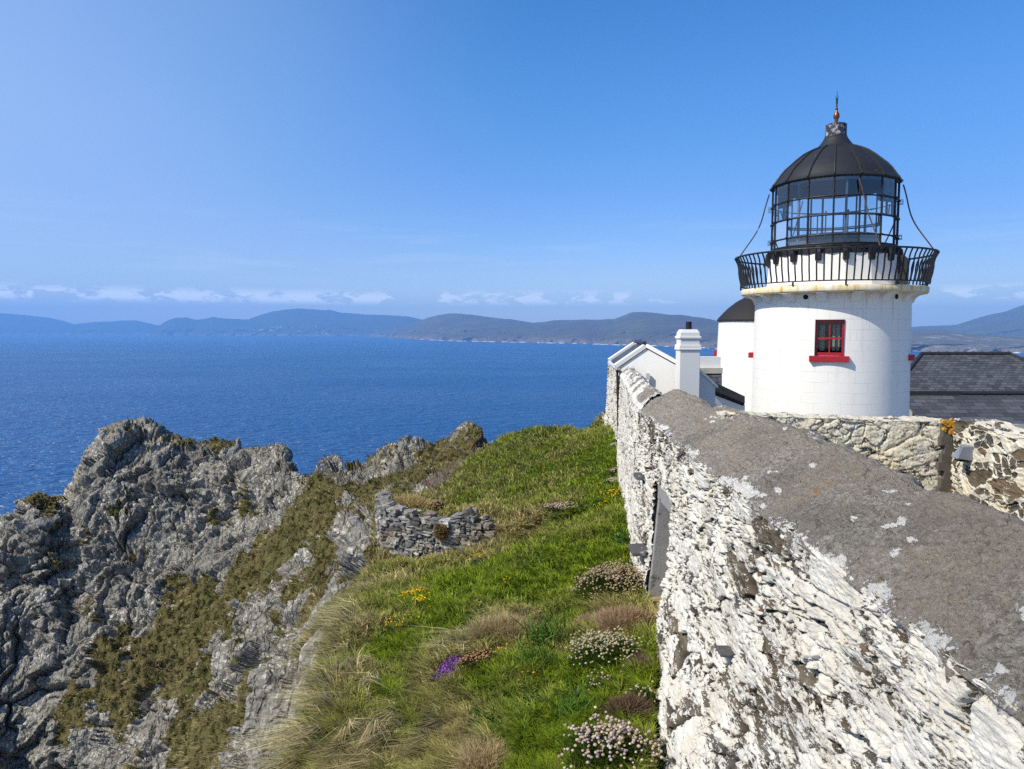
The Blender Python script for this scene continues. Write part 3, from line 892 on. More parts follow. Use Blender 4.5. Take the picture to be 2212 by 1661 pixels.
def mask_from(points):
    Q = np.array([[h[0] / h[1], math.log(h[1]), v] for h, v in ((hit(x, y), v) for x, y, v in points)])
    t = (RX / RY)[::4, ::4]
    l = np.log(RY)[::4, ::4]
    num, den = 0, 0
    for a, b, v in Q:
        w = 1.0 / (((t - a) ** 2 + ((l - b) * 0.9) ** 2) ** 1.6 + 1e-6)
        num = num + w * v
        den = den + w
    m = num / den
    rows, cols = np.arange(NR0) / 4, np.arange(NC0) / 4
    m = np.stack([np.interp(cols, np.arange(m.shape[1]), r) for r in m])
    return on_rows(np.stack([np.interp(rows, np.arange(m.shape[0]), m[:, j]) for j in range(NC0)], 1))

rock_pts = [(x, y, 1) for x, y in [(50, 1250), (30, 1180), (150, 1130), (200, 1060), (270, 960), (300, 1020), (350, 970), (420, 1000), (500, 1000), (550, 1030), (610, 1010), (300, 1130), (380, 1090), (450, 1100), (550, 1110), (230, 1200), (420, 1180), (340, 1200), (150, 1350), (60, 1400), (60, 1530), (60, 1640), (150, 1470), (250, 1290), (290, 1270), (180, 1400), (590, 1300), (550, 1330), (490, 1400), (580, 1390), (620, 1350), (735, 1200), (765, 1235), (720, 1290), (700, 1320), (800, 1005), (740, 1020), (860, 985), (870, 1010), (640, 1500), (610, 1560), (680, 1490), (230, 1600), (330, 1590), (440, 1540), (330, 1650), (550, 1645), (600, 1620), (320, 1520), (500, 1180), (640, 1060)]]
rock_pts += [(x, y, 0) for x, y in [(620, 1160), (680, 1120), (750, 1080), (700, 1190), (570, 1230), (500, 1300), (430, 1310), (350, 1390), (450, 1450), (300, 1440), (380, 1490), (520, 1490), (500, 1600), (400, 1610), (250, 1500), (650, 1290), (660, 1420), (170, 1570), (250, 1400), (400, 1360), (790, 1130), (840, 1045), (940, 985), (1010, 960), (90, 1072), (470, 955), (400, 955), (680, 1050), (560, 1260), (340, 1450), (430, 1540 + 60),
    (720, 1400), (760, 1380), (800, 1280), (850, 1250), (950, 1250), (1100, 1250), (1250, 1250), (1300, 1400), (1100, 1500), (900, 1500), (780, 1550), (700, 1600), (680, 1650), (1000, 1650), (1250, 1650), (1350, 1150), (1200, 1100), (1050, 1080), (1000, 1120), (950, 1090), (1150, 1000), (1300, 960), (1300, 1050), (1080, 990), (880, 1100), (940, 1080)]]
green_pts = [(x, y, 1) for x, y in [(1250, 1350), (1100, 1300), (950, 1300), (1000, 1250), (1200, 1600), (1100, 1550), (1300, 1180), (1200, 1200), (850, 1420), (900, 1380), (1340, 1000), (1320, 960), (1250, 1450), (1150, 1450), (1300, 1500), (1000, 1370), (1060, 1480), (1330, 1080), (1120, 1600), (1250, 1570), (1080, 1560), (1150, 1650), (1180, 1500), (1300, 1560)]]
green_pts += [(x, y, .62) for x, y in [(1000, 1095), (1100, 1000), (1150, 960), (1050, 1060), (1200, 1050), (1250, 980), (850, 1290), (870, 1500), (900, 1600), (1250, 1140)]]
green_pts += [(x, y, .12) for x, y in [(700, 1450), (750, 1400), (750, 1500), (750, 1580), (700, 1640), (820, 1580), (830, 1650), (955, 1540), (970, 1600), (975, 1650), (880, 1092), (1060, 1378), (1100, 1365), (1030, 1400), (1080, 1150), (780, 1290), (930, 1480), (1290, 1345), (1350, 1350), (1040, 1650), (640, 1400)]]
green_pts += [(x, y, .30) for x, y in [(560, 1250), (700, 1120), (400, 1350), (300, 1450), (500, 1600), (200, 1200), (300, 1000), (850, 1040), (1000, 970), (950, 1085)]]
green_pts += [(x, y, .4) for x, y in [(420, 1330), (450, 1440), (520, 1490), (640, 1180), (600, 1200)]]
ROCK = mask_from(rock_pts)
GREEN = mask_from(green_pts)
EARTH = mask_from([(1030, 985, 1), (985, 1020, 1), (1045, 970, 1), (950, 1060, .8), (1012, 965, 0), (960, 980, 0), (900, 1010, 0), (1060, 1000, 0), (980, 1060, 0), (900, 1080, 0), (700, 1100, 0), (1150, 980, 0), (300, 1200, 0), (1000, 1300, 0), (700, 1600, 0), (1060, 985, .2)])

P = np.stack([BX, BY, BZ], -1)
N = grid_normals(P)
N[N[..., 2] < 0] *= -1
x, y, z = (P[..., i].astype(np.float32) for i in range(3))
ROCKN = sstep(0.38, 0.58, ROCK + (0.30 + 0.42 * sstep(13, 20, y)) * fbm(x * 0.55, y * 0.55, z * 0.55, 6, 0.66) + 0.02)
ROCKN = ROCKN * (1 - sstep(-0.5, 0.3, x + 3.1) * (1 - sstep(22, 25.5, y)))
slope_up = N[..., 2]
EARTHN = sstep(0.45, 0.6, EARTH + 0.15 * fbm(x, y, z, 3))
# bedding of the rock: dipping slabs cut by joints
a1 = 0.80 * x + 0.25 * y - 0.55 * z
a2 = -0.2 * x + 0.95 * y + 0.2 * z
a3 = 0.55 * x + 0.1 * y + 0.82 * z
wx, wy, wz = (0.55 * fbm(x * 0.35 + o, y * 0.35, z * 0.35, 3) for o in (0, 40, 80))
q1, q2, q3 = ((t).astype(np.float32) for t in (a1 + wx * 1.6, a2 + wy * 1.6, a3 + wz * 1.6))
e1, c1_, p1_ = facet3(q1 * 0.36, q2 * 0.30, q3 * 0.22, 3)
e2, c2_, p2_ = facet3(q1 * 0.95, q2 * 0.75, q3 * 0.55, 17)
e3, c3_, p3_ = facet3(q1 * 2.6, q2 * 2.1, q3 * 1.5, 29)
e4, c4_, p4_ = facet3(q1 * 6.0, q2 * 5.0, q3 * 3.6, 41)
fine = ridged(a1 * 3.1, a2 * 3.1, a3 * 2.1, 4, 0.62)
dr = 0.75 * p1_ + 0.35 * (_rnd[c1_, 2] - 0.5) - 0.30 * (1 - sstep(0, 0.08, e1)) \
   + 0.34 * p2_ + 0.24 * (_rnd[c2_, 1] - 0.5) - 0.22 * (1 - sstep(0, 0.10, e2)) \
   + 0.12 * p3_ + 0.10 * (_rnd[c3_, 0] - 0.5) - 0.07 * (1 - sstep(0, 0.15, e3)) \
   + 0.03 * p4_ + 0.03 * (_rnd[c4_, 1] - 0.5) + 0.025 * fine + 0.25 * fbm(a1 * 0.2, a2 * 0.2, a3 * 0.16, 3)
tus = ridged(x * 1.6, y * 1.3, z * 1.6, 3, 0.6)
far = sstep(12, 24, y)
dg_ = (0.05 + 0.07 * far) * tus + 0.10 * fbm(x * 0.7, y * 0.7, z * 0.7, 3)
near_rock = 0.6 + 0.4 * sstep(12, 22, y)
D = ROCKN * dr * near_rock + (1 - ROCKN) * dg_ - 0.25 * EARTHN * (0.5 + 0.5 * fine)
nearwall = sstep(0.2, 0.9, (1.2 + 0.06 * y) - x)
P2 = P + N * (D * (0.35 + 0.65 * nearwall))[..., None]
me = fast_mesh('headland', P2.reshape(-1, 3), grid_faces(NR, NC), True, {'rock': ROCKN.ravel(), 'green': GREEN.ravel(), 'earth': EARTHN.ravel()})
headland = tag(link('headland', me, M['terrain']), kind='structure')

# land behind the wall (the lighthouse yard), sloping off to the sea beyond the buildings
xs_, ys_ = np.linspace(0, 90, 46), np.linspace(-20, 110, 66)
gy, gx = np.meshgrid(ys_, xs_, indexing='ij')
left_edge = np.where(gy < 11, 2.35, 2.35 + (gy - 11) * 0.11)
gx2 = np.maximum(gx, 0) + left_edge
gz = -3.7 - np.clip(gy - 46, 0, None) ** 1.25 * 0.7 - np.clip(gx - 40, 0, None) ** 1.2 * 0.5 + 0.04 * fbm(gx, gy, 0.3, 2)
gz = np.maximum(gz, -119)
me = fast_mesh('yard', np.stack([gx2, gy, gz], -1).reshape(-1, 3), grid_faces(66, 46))
tag(link('yard', me, M['yardm']), kind='structure')


# ------------------------------------------------------------------ boundary wall: flaking whitewashed rubble under a cement coping
def ip(v, xs, ys): return np.interp(v, xs, ys)
YK, YE = 11.05, 18.35                      # where the wall steps and bends; where it meets the small house
def wall_left(Y):  return np.where(Y < YK, 1.45 + 0.0425 * Y + 0.065 * (1 - sstep(3.2, 5.8, Y)), 1.92 + (Y - YK) * (2.69 - 1.92) / (YE - YK))
def wall_top(Y):   return np.where(Y < YK, -1.20, -1.205 + (Y - YK) * (0.095 / (YE - YK)))
DOOR = (8.12, 9.30, -1.88, -3.40)          # y from, y to, z top, z bottom of the blocked doorway

def stone_field(s, d, sl=0.50, sh=0.15, seed=0, courses=False):
    """height (m), paint cover 0..1 and stone colour of coursed rubble; s runs along the wall, d down it"""
    s, d = s.astype(np.float32), d.astype(np.float32)
    w1 = fbm(s * 1.7, d * 2.4, np.float32(seed + .3), 3)
    w2 = fbm(s * 1.5 + 9, d * 2.6, np.float32(seed + .7), 3)
    e1, c1, p1 = plates2(s / sl + 0.40 * w1, d / sh + 0.75 * w2, seed)
    e2, c2, p2 = plates2(s / (sl * .42) + 0.5 * w1, d / (sh * .45) + 0.9 * w2, seed + 31)
    small = _rnd[c1, 2] < 0.5
    e = np.where(small, np.minimum(e2, e1 * 1.6), e1)
    cid = np.where(small, c2, c1)
    mid = fbm(s * 5, d * 14, np.float32(seed + 1.1), 4, 0.6)
    fl = ridged(s * 8, d * 26, np.float32(seed + 2.2), 4, 0.62)
    micro = fbm(s * 26, d * 75, np.float32(seed + 5.2), 3, 0.6)
    rough = 0.35 + 0.9 * sstep(-0.35, 0.45, fbm(s * 0.9, d * 1.6, np.float32(seed + 3.1), 3)) * np.where(small, 1.0, 0.7)
    filled = sstep(-0.1, 0.5, fbm(s * 1.4 + 3, d * 2.0, np.float32(seed + 6.6), 3))
    joint = (1 - sstep(0.0, 0.16, e)) * (1 - 0.75 * filled)
    pit = sstep(0.42, 0.75, perlin(s * 4.5, d * 14, np.float32(seed + 4.0))) + 0.8 * sstep(0.42, 0.75, perlin(s * 10, d * 30, np.float32(seed + 6.0)))
    h = 0.020 * np.where(small, p2, p1) + 0.030 * (_rnd[cid, 0] - 0.5) - 0.050 * joint + rough * (0.018 * mid + 0.012 * fl + 0.006 * micro) - 0.050 * pit * (0.4 + 0.6 * (rough > .7))
    if courses:
        # lime lies in the joints, most stone faces are bare
        bare = (_rnd[cid, 1] > 0.36) * sstep(0.03 + 0.10 * np.clip(mid, 0, 1), 0.13 + 0.10 * np.clip(mid, 0, 1), e)
        wash = sstep(0.35, 0.75, d + 0.45 * fbm(s * 1.3, d * 1.3, np.float32(seed + 9.1), 3) - 0.25 * 0)
        paint = 0.80 - 0.72 * bare * (1 - 0.55 * wash) + 0.12 * mid
        h = h * 0.45 - 0.008 * bare + 0.028 * joint
    else:
        paint = 0.70 - 0.42 * joint + 0.30 * fbm(s * 1.0, d * 1.8, np.float32(seed + 8), 4) + 0.10 * fl * rough - 0.60 * pit + 0.10 * micro
        paint = np.where(_rnd[cid, 1] > 0.92, paint - 0.34, paint)
        paint = np.where((_rnd[cid, 1] < 0.16), paint + 0.25, paint)
    k = _rnd[cid, 2][..., None]
    col = np.array([0.19, 0.15, 0.10]) * k + np.array([0.12, 0.116, 0.11]) * (1 - k)
    col = col * (0.8 + 0.5 * np.clip(mid, -0.6, 0.8))[..., None]
    warm = sstep(0.78, 0.92, _rnd[cid, 0])[..., None]
    col = col * (1 - warm * 0.6) + np.array([0.26, 0.18, 0.10]) * warm * 0.6
    dark = np.clip(pit + joint, 0, 1)[..., None]
    col = col * (1 - 0.6 * dark)
    return h, np.clip(paint, 0, 1), np.clip(col, 0.01, 1)

def batter(Y, d):
    flare = ip(Y, [3, 6.1, 7.3, 8.6, 11, 14], [0.42, 0.36, 0.20, 0.06, 0.03, 0.02])
    return 0.032 * d + flare * sstep(1.3, 2.3, d)

wall = empty('boundary_wall', (1.9, 9.0, -3.4), 0, 'long rubble wall with flaking whitewash under a grey cement coping', 'wall')
WO = np.array([1.9, 9.0, -3.4])
def wall_face():
    ncol, nrow = 1080, 400
    Y = 0.9 * np.exp(np.linspace(0, math.log(YE / 0.9), ncol))[None]
    v = np.linspace(0, 1, nrow)[:, None] ** 1.35
    dmax = np.minimum(3.2, 0.75 + 0.62 * Y)
    d = v * dmax
    X = wall_left(Y) - batter(Y, d)
    zt = wall_top(Y)
    Z = zt - d
    h, paint, col = stone_field(Y + 0 * d, d)
    h = h * np.where(Y > YK, 0.65, 1.0) * sstep(-0.02, 0.06, d + 0.03)
    # darker weathered band under the coping near the step in the wall
    wear = np.exp(-((Y - 9.8) / 1.5) ** 2) * (1 - sstep(0.1, 0.7, d)) + 0.45 * (1 - sstep(0.0, 0.16, d)) * (Y < YK)
    paint = np.clip(paint - 0.42 * wear * (0.5 + fbm(Y * 4 + 0 * d, d * 4, 0.0, 3)) + 0.10 * (Y > YK) + 0.12 * sstep(9, 4.5, Y) * 0, 0, 1)
    # smooth edge where the doorway was cut
    Pm = np.stack([X - h, Y + 0 * d, Z], -1)
    n = ncol
    cY = Y[:, :-1] + 0 * d[:-1, :-1]
    cZ = Z[:-1, :-1]
    jag = 0.03 * perlin(cZ * 9, cY * 0, np.float32(0.4))
    keep = ~((cY > DOOR[0] + jag) & (cY < DOOR[1] + jag * 0.4) & (cZ < DOOR[2] + jag) & (cZ > DOOR[3]))
    me = fast_mesh('wall_face', Pm.reshape(-1, 3) - WO, grid_faces(nrow, ncol, keep), True, {'paint': paint.ravel(), 'stone': col.reshape(-1, 3)})
    link('stone_face', me, M['whitewash'], wall)
wall_face()

def coping():
    def section(Ya, Yb, ncol, width, rise, nm, seed):
        Y = (Ya * np.exp(np.linspace(0, math.log(Yb / Ya), ncol)))[None]
        u = np.concatenate([np.linspace(0, 1, 190), np.linspace(1.0, 1.5, 26)[1:]])[:, None]
        w, r = width(Y), rise(Y)
        lf = 0.020 * fbm(Y * 3.1, Y * 0, np.float32(seed), 5, 0.6)
        # rounded slope up to the crest, then down the far side
        prof_x = np.interp(u, [0, 0.02, 0.06, 0.3, 0.65, 1.0, 1.12, 1.22, 1.3, 1.5], [-0.035, -0.045, 0.0, 0.30, 0.66, 1.0, 1.16, 1.24, 1.26, 1.26])
        prof_z = np.interp(u, [0, 0.02, 0.06, 0.3, 0.65, 1.0, 1.12, 1.22, 1.3, 1.5], [-0.42, -0.12, 0.02, 0.42, 0.79, 1.0, 0.93, 0.70, 0.3, -2.4])
        X = wall_left(Y) + 0.02 + prof_x * w + lf * (u < 0.4) + 0.0 * u
        crest = 0.030 * fbm(Y * 1.4, Y * 0, np.float32(seed + 3), 4, 0.55)
        Z = wall_top(Y) + prof_z * r + crest * sstep(0.5, 1.0, u) - 0.01
        Pm = np.stack([X, Y + 0 * u, Z], -1)
        Nn = grid_normals(Pm)
        Nn[Nn[..., 2] < -0.3] *= -1
        Nn *= np.sign(Nn[:, :, 2:3] + 0.6)
        px, py = Pm[..., 0], Pm[..., 1]
        h = 0.016 * fbm(px * 5, py * 5, np.float32(seed + 1), 5, 0.6) + 0.013 * ridged(px * 22, py * 12 + px * 6, np.float32(seed + 2), 4, 0.68) - 0.012 * sstep(0.3, 0.6, perlin(px * 34, py * 22, np.float32(seed + 19))) - 0.012 * sstep(0.35, 0.7, perlin(px * 14, py * 9, np.float32(seed + 9)))
        step = np.round(fbm(px * 2.2, py * 0.9, np.float32(seed + 7), 2) * 3) / 3 * 0.012
        notch = 0.05 * sstep(0.25, 0.55, perlin(py * 1.9, py * 0, np.float32(seed + 5.5))) * sstep(0.82, 1.0, u)
        Pm = Pm + Nn * (h + step - notch)[..., None]
        white = (0.46 + 0.35 * fbm(px * 3, py * 3, np.float32(seed + 31), 3)) * (1 - sstep(0.05, 0.20, u)) + 0.62 * sstep(0.22, 0.5, perlin(px * 15, py * 7, np.float32(seed + 11))) * sstep(0.0, 0.25, perlin(px * 1.3, py * 0.8, np.float32(seed + 12)))
        white = white + 0.36 * (1 - sstep(0.08, 0.42, u)) * sstep(0.25, 0.6, perlin(px * 3, py * 1.4, np.float32(seed + 13)))
        if nm == 'far':
            white = white + 0.50 + 0.35 * fbm(px * 3, py * 1.4, np.float32(2.0), 3)
        lich = 0.68 * sstep(0.3, 0.6, perlin(px * 9, py * 6, np.float32(seed + 21))) * sstep(0.2, 0.4, perlin(px * 1.1, py * .9, np.float32(seed + 22))) * (u > 0.35)
        me = fast_mesh('coping', Pm.reshape(-1, 3) - WO, grid_faces(len(u), ncol), True, {'white': white.ravel(), 'lichen': lich.ravel()})
        return link('coping', me, M['coping'], wall)
    a = section(0.9, YK, 820, lambda Y: ip(Y, [1, 2.3, 4, 6.4, 7.8, 11], [.60, .62, .65, .80, .67, .48]), lambda Y: ip(Y, [1, 4, 7.8, 11], [.30, .31, .31, .30]), 'near', 3.0)
    b = section(YK, YE + 0.1, 300, lambda Y: ip(Y, [11, 18.4], [.26, .24]), lambda Y: ip(Y, [11, 18.4], [.24, .20]), 'far', 30.0)
    b['label'] = 'whiter narrow rounded coping beyond the step'
    # end of the thick coping where it steps down to the narrow one
    x0, w, r = float(wall_left(np.float64(YK - 1e-3))), 0.48, 0.30
    pr = [(-0.045, -0.3), (-0.045, -0.04), (0, .0), (0.30, .40), (0.66, .78), (1.0, .99), (1.16, .92), (1.24, .68), (1.26, -2.4)]
    MB().prism([(x0 + px * w, YK - 0.02, -1.21 + pz * r) for px, pz in pr], (0, 0.05, 0)).build('coping_end', M['darkstone'], wall).location = tuple(-WO)
coping()

def doorway():
    y0, y1, zt, zb = DOOR
    xf = float(wall_left(np.float64(8.8))) + 0.015
    back = xf + 0.36
    fx = lambda Yq, z: float(wall_left(np.float64(Yq)) - batter(np.float64(Yq), np.float64(-1.2 - z)))
    def jamb(ya, yb, nm):
        MB().hexa([(fx(ya, zb) + .02, ya, zb - .1), (xf + .5, ya, zb - .1), (xf + .5, yb, zb - .1), (fx(ya, zb) + .02, yb, zb - .1)],
                  [(fx(ya, zt) + .04, ya, zt - .28), (xf + .5, ya, zt - .28), (xf + .5, yb, zt - .28), (fx(ya, zt) + .04, yb, zt - .28)]).build(nm, M['concrete'], wall, bevel=0.012).location = tuple(-WO)
    jamb(y1 - 0.05, y1 + 0.14, 'door_jamb')
    MB().box((xf + 0.22, (y0 + y1) / 2 + 0.03, zt - 0.13), (0.40, y1 - y0 + 0.26, 0.30)).build('door_lintel', M['concrete'], wall, bevel=0.02).location = tuple(-WO)
    MB().box((back + 0.06, (y0 + y1) / 2, (zt + zb) / 2 - 0.1), (0.12, y1 - y0 + 0.1, zt - zb)).build('door_infill', M['concrete'], wall).location = tuple(-WO)
    MB().box((xf + 0.22, y0 - 0.06, (zt + zb) / 2), (0.40, 0.12, zt - zb)).build('door_jamb', M['concrete'], wall).location = tuple(-WO)
    MB().hexa([(xf - 0.20, y0 - 0.3, zb - 0.30), (xf + 0.4, y0 - 0.3, zb - 0.30), (xf + 0.4, y1 + 0.02, zb - 0.30), (xf - 0.20, y1 + 0.02, zb - 0.30)],
              [(xf - 0.19, y0 - 0.3, zb - 0.10), (xf + 0.4, y0 - 0.3, zb + 0.03), (xf + 0.4, y1 + 0.02, zb + 0.03), (xf - 0.19, y1 + 0.02, zb - 0.02)]).build('door_sill', M['ochre'], wall, bevel=0.02).location = tuple(-WO)
    def slab(c, s, seed):
        rng = random.Random(seed)
        b = MB()
        pts = [(-.5, -.5), (.1, -.55), (.5, -.3), (.48, .35), (.1, .5), (-.5, .45)]
        lo = [(c[0] + p[0] * s[0], c[1] + p[1] * s[1], c[2] - s[2] / 2 + rng.uniform(-.01, .01)) for p in pts]
        b.prism(lo, (0, 0, s[2]))
        b.build('projecting_stone', M['darkstone'], wall, bevel=0.012).location = tuple(-WO)
    slab((xf - 0.10, 9.78, -2.95), (0.30, 0.42, 0.055), 1)
    slab((xf - 0.01, 10.3, -2.06), (0.20, 0.30, 0.06), 2)
    slab((float(wall_left(np.float64(5.4))) - 0.07, 5.4, -2.40), (0.14, 0.16, 0.03), 4)
    MB().tube([(xf + 0.1, 9.55, -1.80), (xf - 0.10, 9.56, -1.80)], 0.018, 7).build('iron_peg', M['rusty'], wall).location = tuple(-WO)
doorway()

# ------------------------------------------------------------------ yard walls beyond the coping, meeting in an inner corner
def yard_wall(name, p0, p1, ztop, depth, mat, label, sl, sh, seed, thick=0.45, topvar=0.03, away=1.0, ncol=420, nrow=300, courses=False):
    p0, p1 = np.array(p0, float), np.array(p1, float)
    L = np.linalg.norm(p1 - p0)
    dirv = (p1 - p0) / L
    nrm = np.array([dirv[1], -dirv[0]]) * away         # towards the viewer
    s = np.linspace(0, L, ncol)[None]
    nt_ = 40
    v = np.concatenate([np.linspace(1, 0, nt_)[:, None] * 0, np.linspace(0, 1, nrow)[:, None]])
    back = np.concatenate([np.linspace(1, 0, nt_)[:, None], np.zeros((nrow, 1))])
    zt = (np.interp(s, [0, L], ztop) if isinstance(ztop, tuple) else ztop) + topvar * fbm(s * 2.2, s * 0, np.float32(seed), 4)
    d = v * depth + 0 * s
    h, paint, col = stone_field(s + 0 * d + seed, d + back * 0.4, sl, sh, seed, courses)
    h = h * (0.40 if not courses else 0.8)
    if not courses:
        h = h + 0.012 * fbm(s * 9 + 0 * d, d * 11, np.float32(seed + .9), 4, 0.65)
        paint = 0.72 + (paint - 0.72) * 0.55 + 0.25 * fbm(s * 2.5 + 0 * d, d * 4, np.float32(seed + 1.9), 4, 0.6)
    X = p0[0] + dirv[0] * s + nrm[0] * h * (back == 0) - nrm[0] * back * thick
    Yy = p0[1] + dirv[1] * s + nrm[1] * h * (back == 0) - nrm[1] * back * thick
    Z = zt - d + (h - 0.03) * 0.7 * (back > 0) - 0.02 * (1 - sstep(0, 0.04, d)) * (back == 0)
    o = np.array([(p0[0] + p1[0]) / 2, (p0[1] + p1[1]) / 2, -3.7])
    Pm = np.stack([X, Yy, Z], -1) - o
    if not courses:
        paint = paint + 0.12
    me = fast_mesh(name, Pm.reshape(-1, 3), grid_faces(len(v), ncol), True, {'paint': np.clip(paint, 0, 1).ravel(), 'stone': col.reshape(-1, 3)})
    ob = link(name, me, mat)
    ob.location = o
    return tag(ob, label, 'wall')
limey = mat_whitewash('yellowed_lime_harling', (0.62, 0.57, 0.45), (0.58, 0.49, 0.30), 50.0, 1.15)
limew = mat_whitewash('patchy_limewash', (0.68, 0.63, 0.51), (0.60, 0.51, 0.32), 40.0, 0.5)
yard_wall('cross_wall', (2.2, 7.86), (4.46, 7.40), (-0.885, -0.915), 2.8, limey, 'yellowish lime-harled rubble wall crossing behind the grey coping', 0.30, 0.19, 40, 0.4, 0.03)
yard_wall('side_wall', (4.43, 7.44), (4.05, 4.2), (-0.90, -0.86), 2.8, limew, 'stone wall with bare dark courses in patchy limewash carrying the grey light', 0.34, 0.13, 71, 0.4, 0.05, 1.0, 620, 380, True)
# dark cement seam and a splash of orange lichen at the corner
def seam():
    b = MB()
    n = 26
    for i in range(n):
        z0, z1 = -0.90 - i * 0.085, -0.90 - (i + 1) * 0.085
        j = 0.02 * math.sin(i * 2.3)
        b.box((4.375 + j, 7.385, (z0 + z1) / 2), (0.12 + 0.03 * math.sin(i * 1.7), 0.06, 0.0851))
    o = b.build('corner_seam', simple('dark_corner_mortar', (0.11, 0.095, 0.075), 0.95, 0.3, 12, 0.8, dirt=(0.46, 0.20, 0.025), dirt_amt=(0.60, 0.70)))
    w = bpy.data.objects['cross_wall']
    o.location = -w.location
    o.parent = w
    rng = random.Random(3)
    b = MB()
    for i in range(26):
        t = rng.random()
        cx, cz = 4.40 + rng.gauss(0, 0.05), -0.90 - abs(rng.gauss(0, 0.07))
        q = [(cx + rng.uniform(.012, .034) * math.cos(a), 7.345 + rng.uniform(-.006, .004), cz + rng.uniform(.012, .036) * math.sin(a)) for a in [k * math.pi / 3.5 for k in range(7)]]
        b.prism(q, (0, 0.03, 0))
    o = b.build('lichen_patch', simple('orange_lichen', (0.52, 0.25, 0.03), 0.95, 0.3, 20, 0.5))
    o.location = -w.location
    o.parent = w
seam()
def wall_light():
    r = empty('wall_light', (4.36, 7.02, -1.17), 0, 'grey wedge-shaped light fixed to the patchy side wall', 'light')
    MB().hexa([(-0.10, -0.075, 0.07), (0.04, -0.075, 0.07), (0.04, 0.075, 0.07), (-0.02, 0.075, 0.07)],
              [(-0.14, -0.075, -0.05), (0.04, -0.075, -0.08), (0.04, 0.075, -0.08), (-0.12, 0.075, -0.05)]).build('casing', M['lampgrey'], r, bevel=0.008)
    MB().box((-0.05, 0, -0.075), (0.09, 0.10, 0.012)).build('lens', M['pane'], r)
    MB().box((0.045, 0, -0.005), (0.015, 0.17, 0.19)).build('back_plate', M['lampgrey'], r)
wall_light()

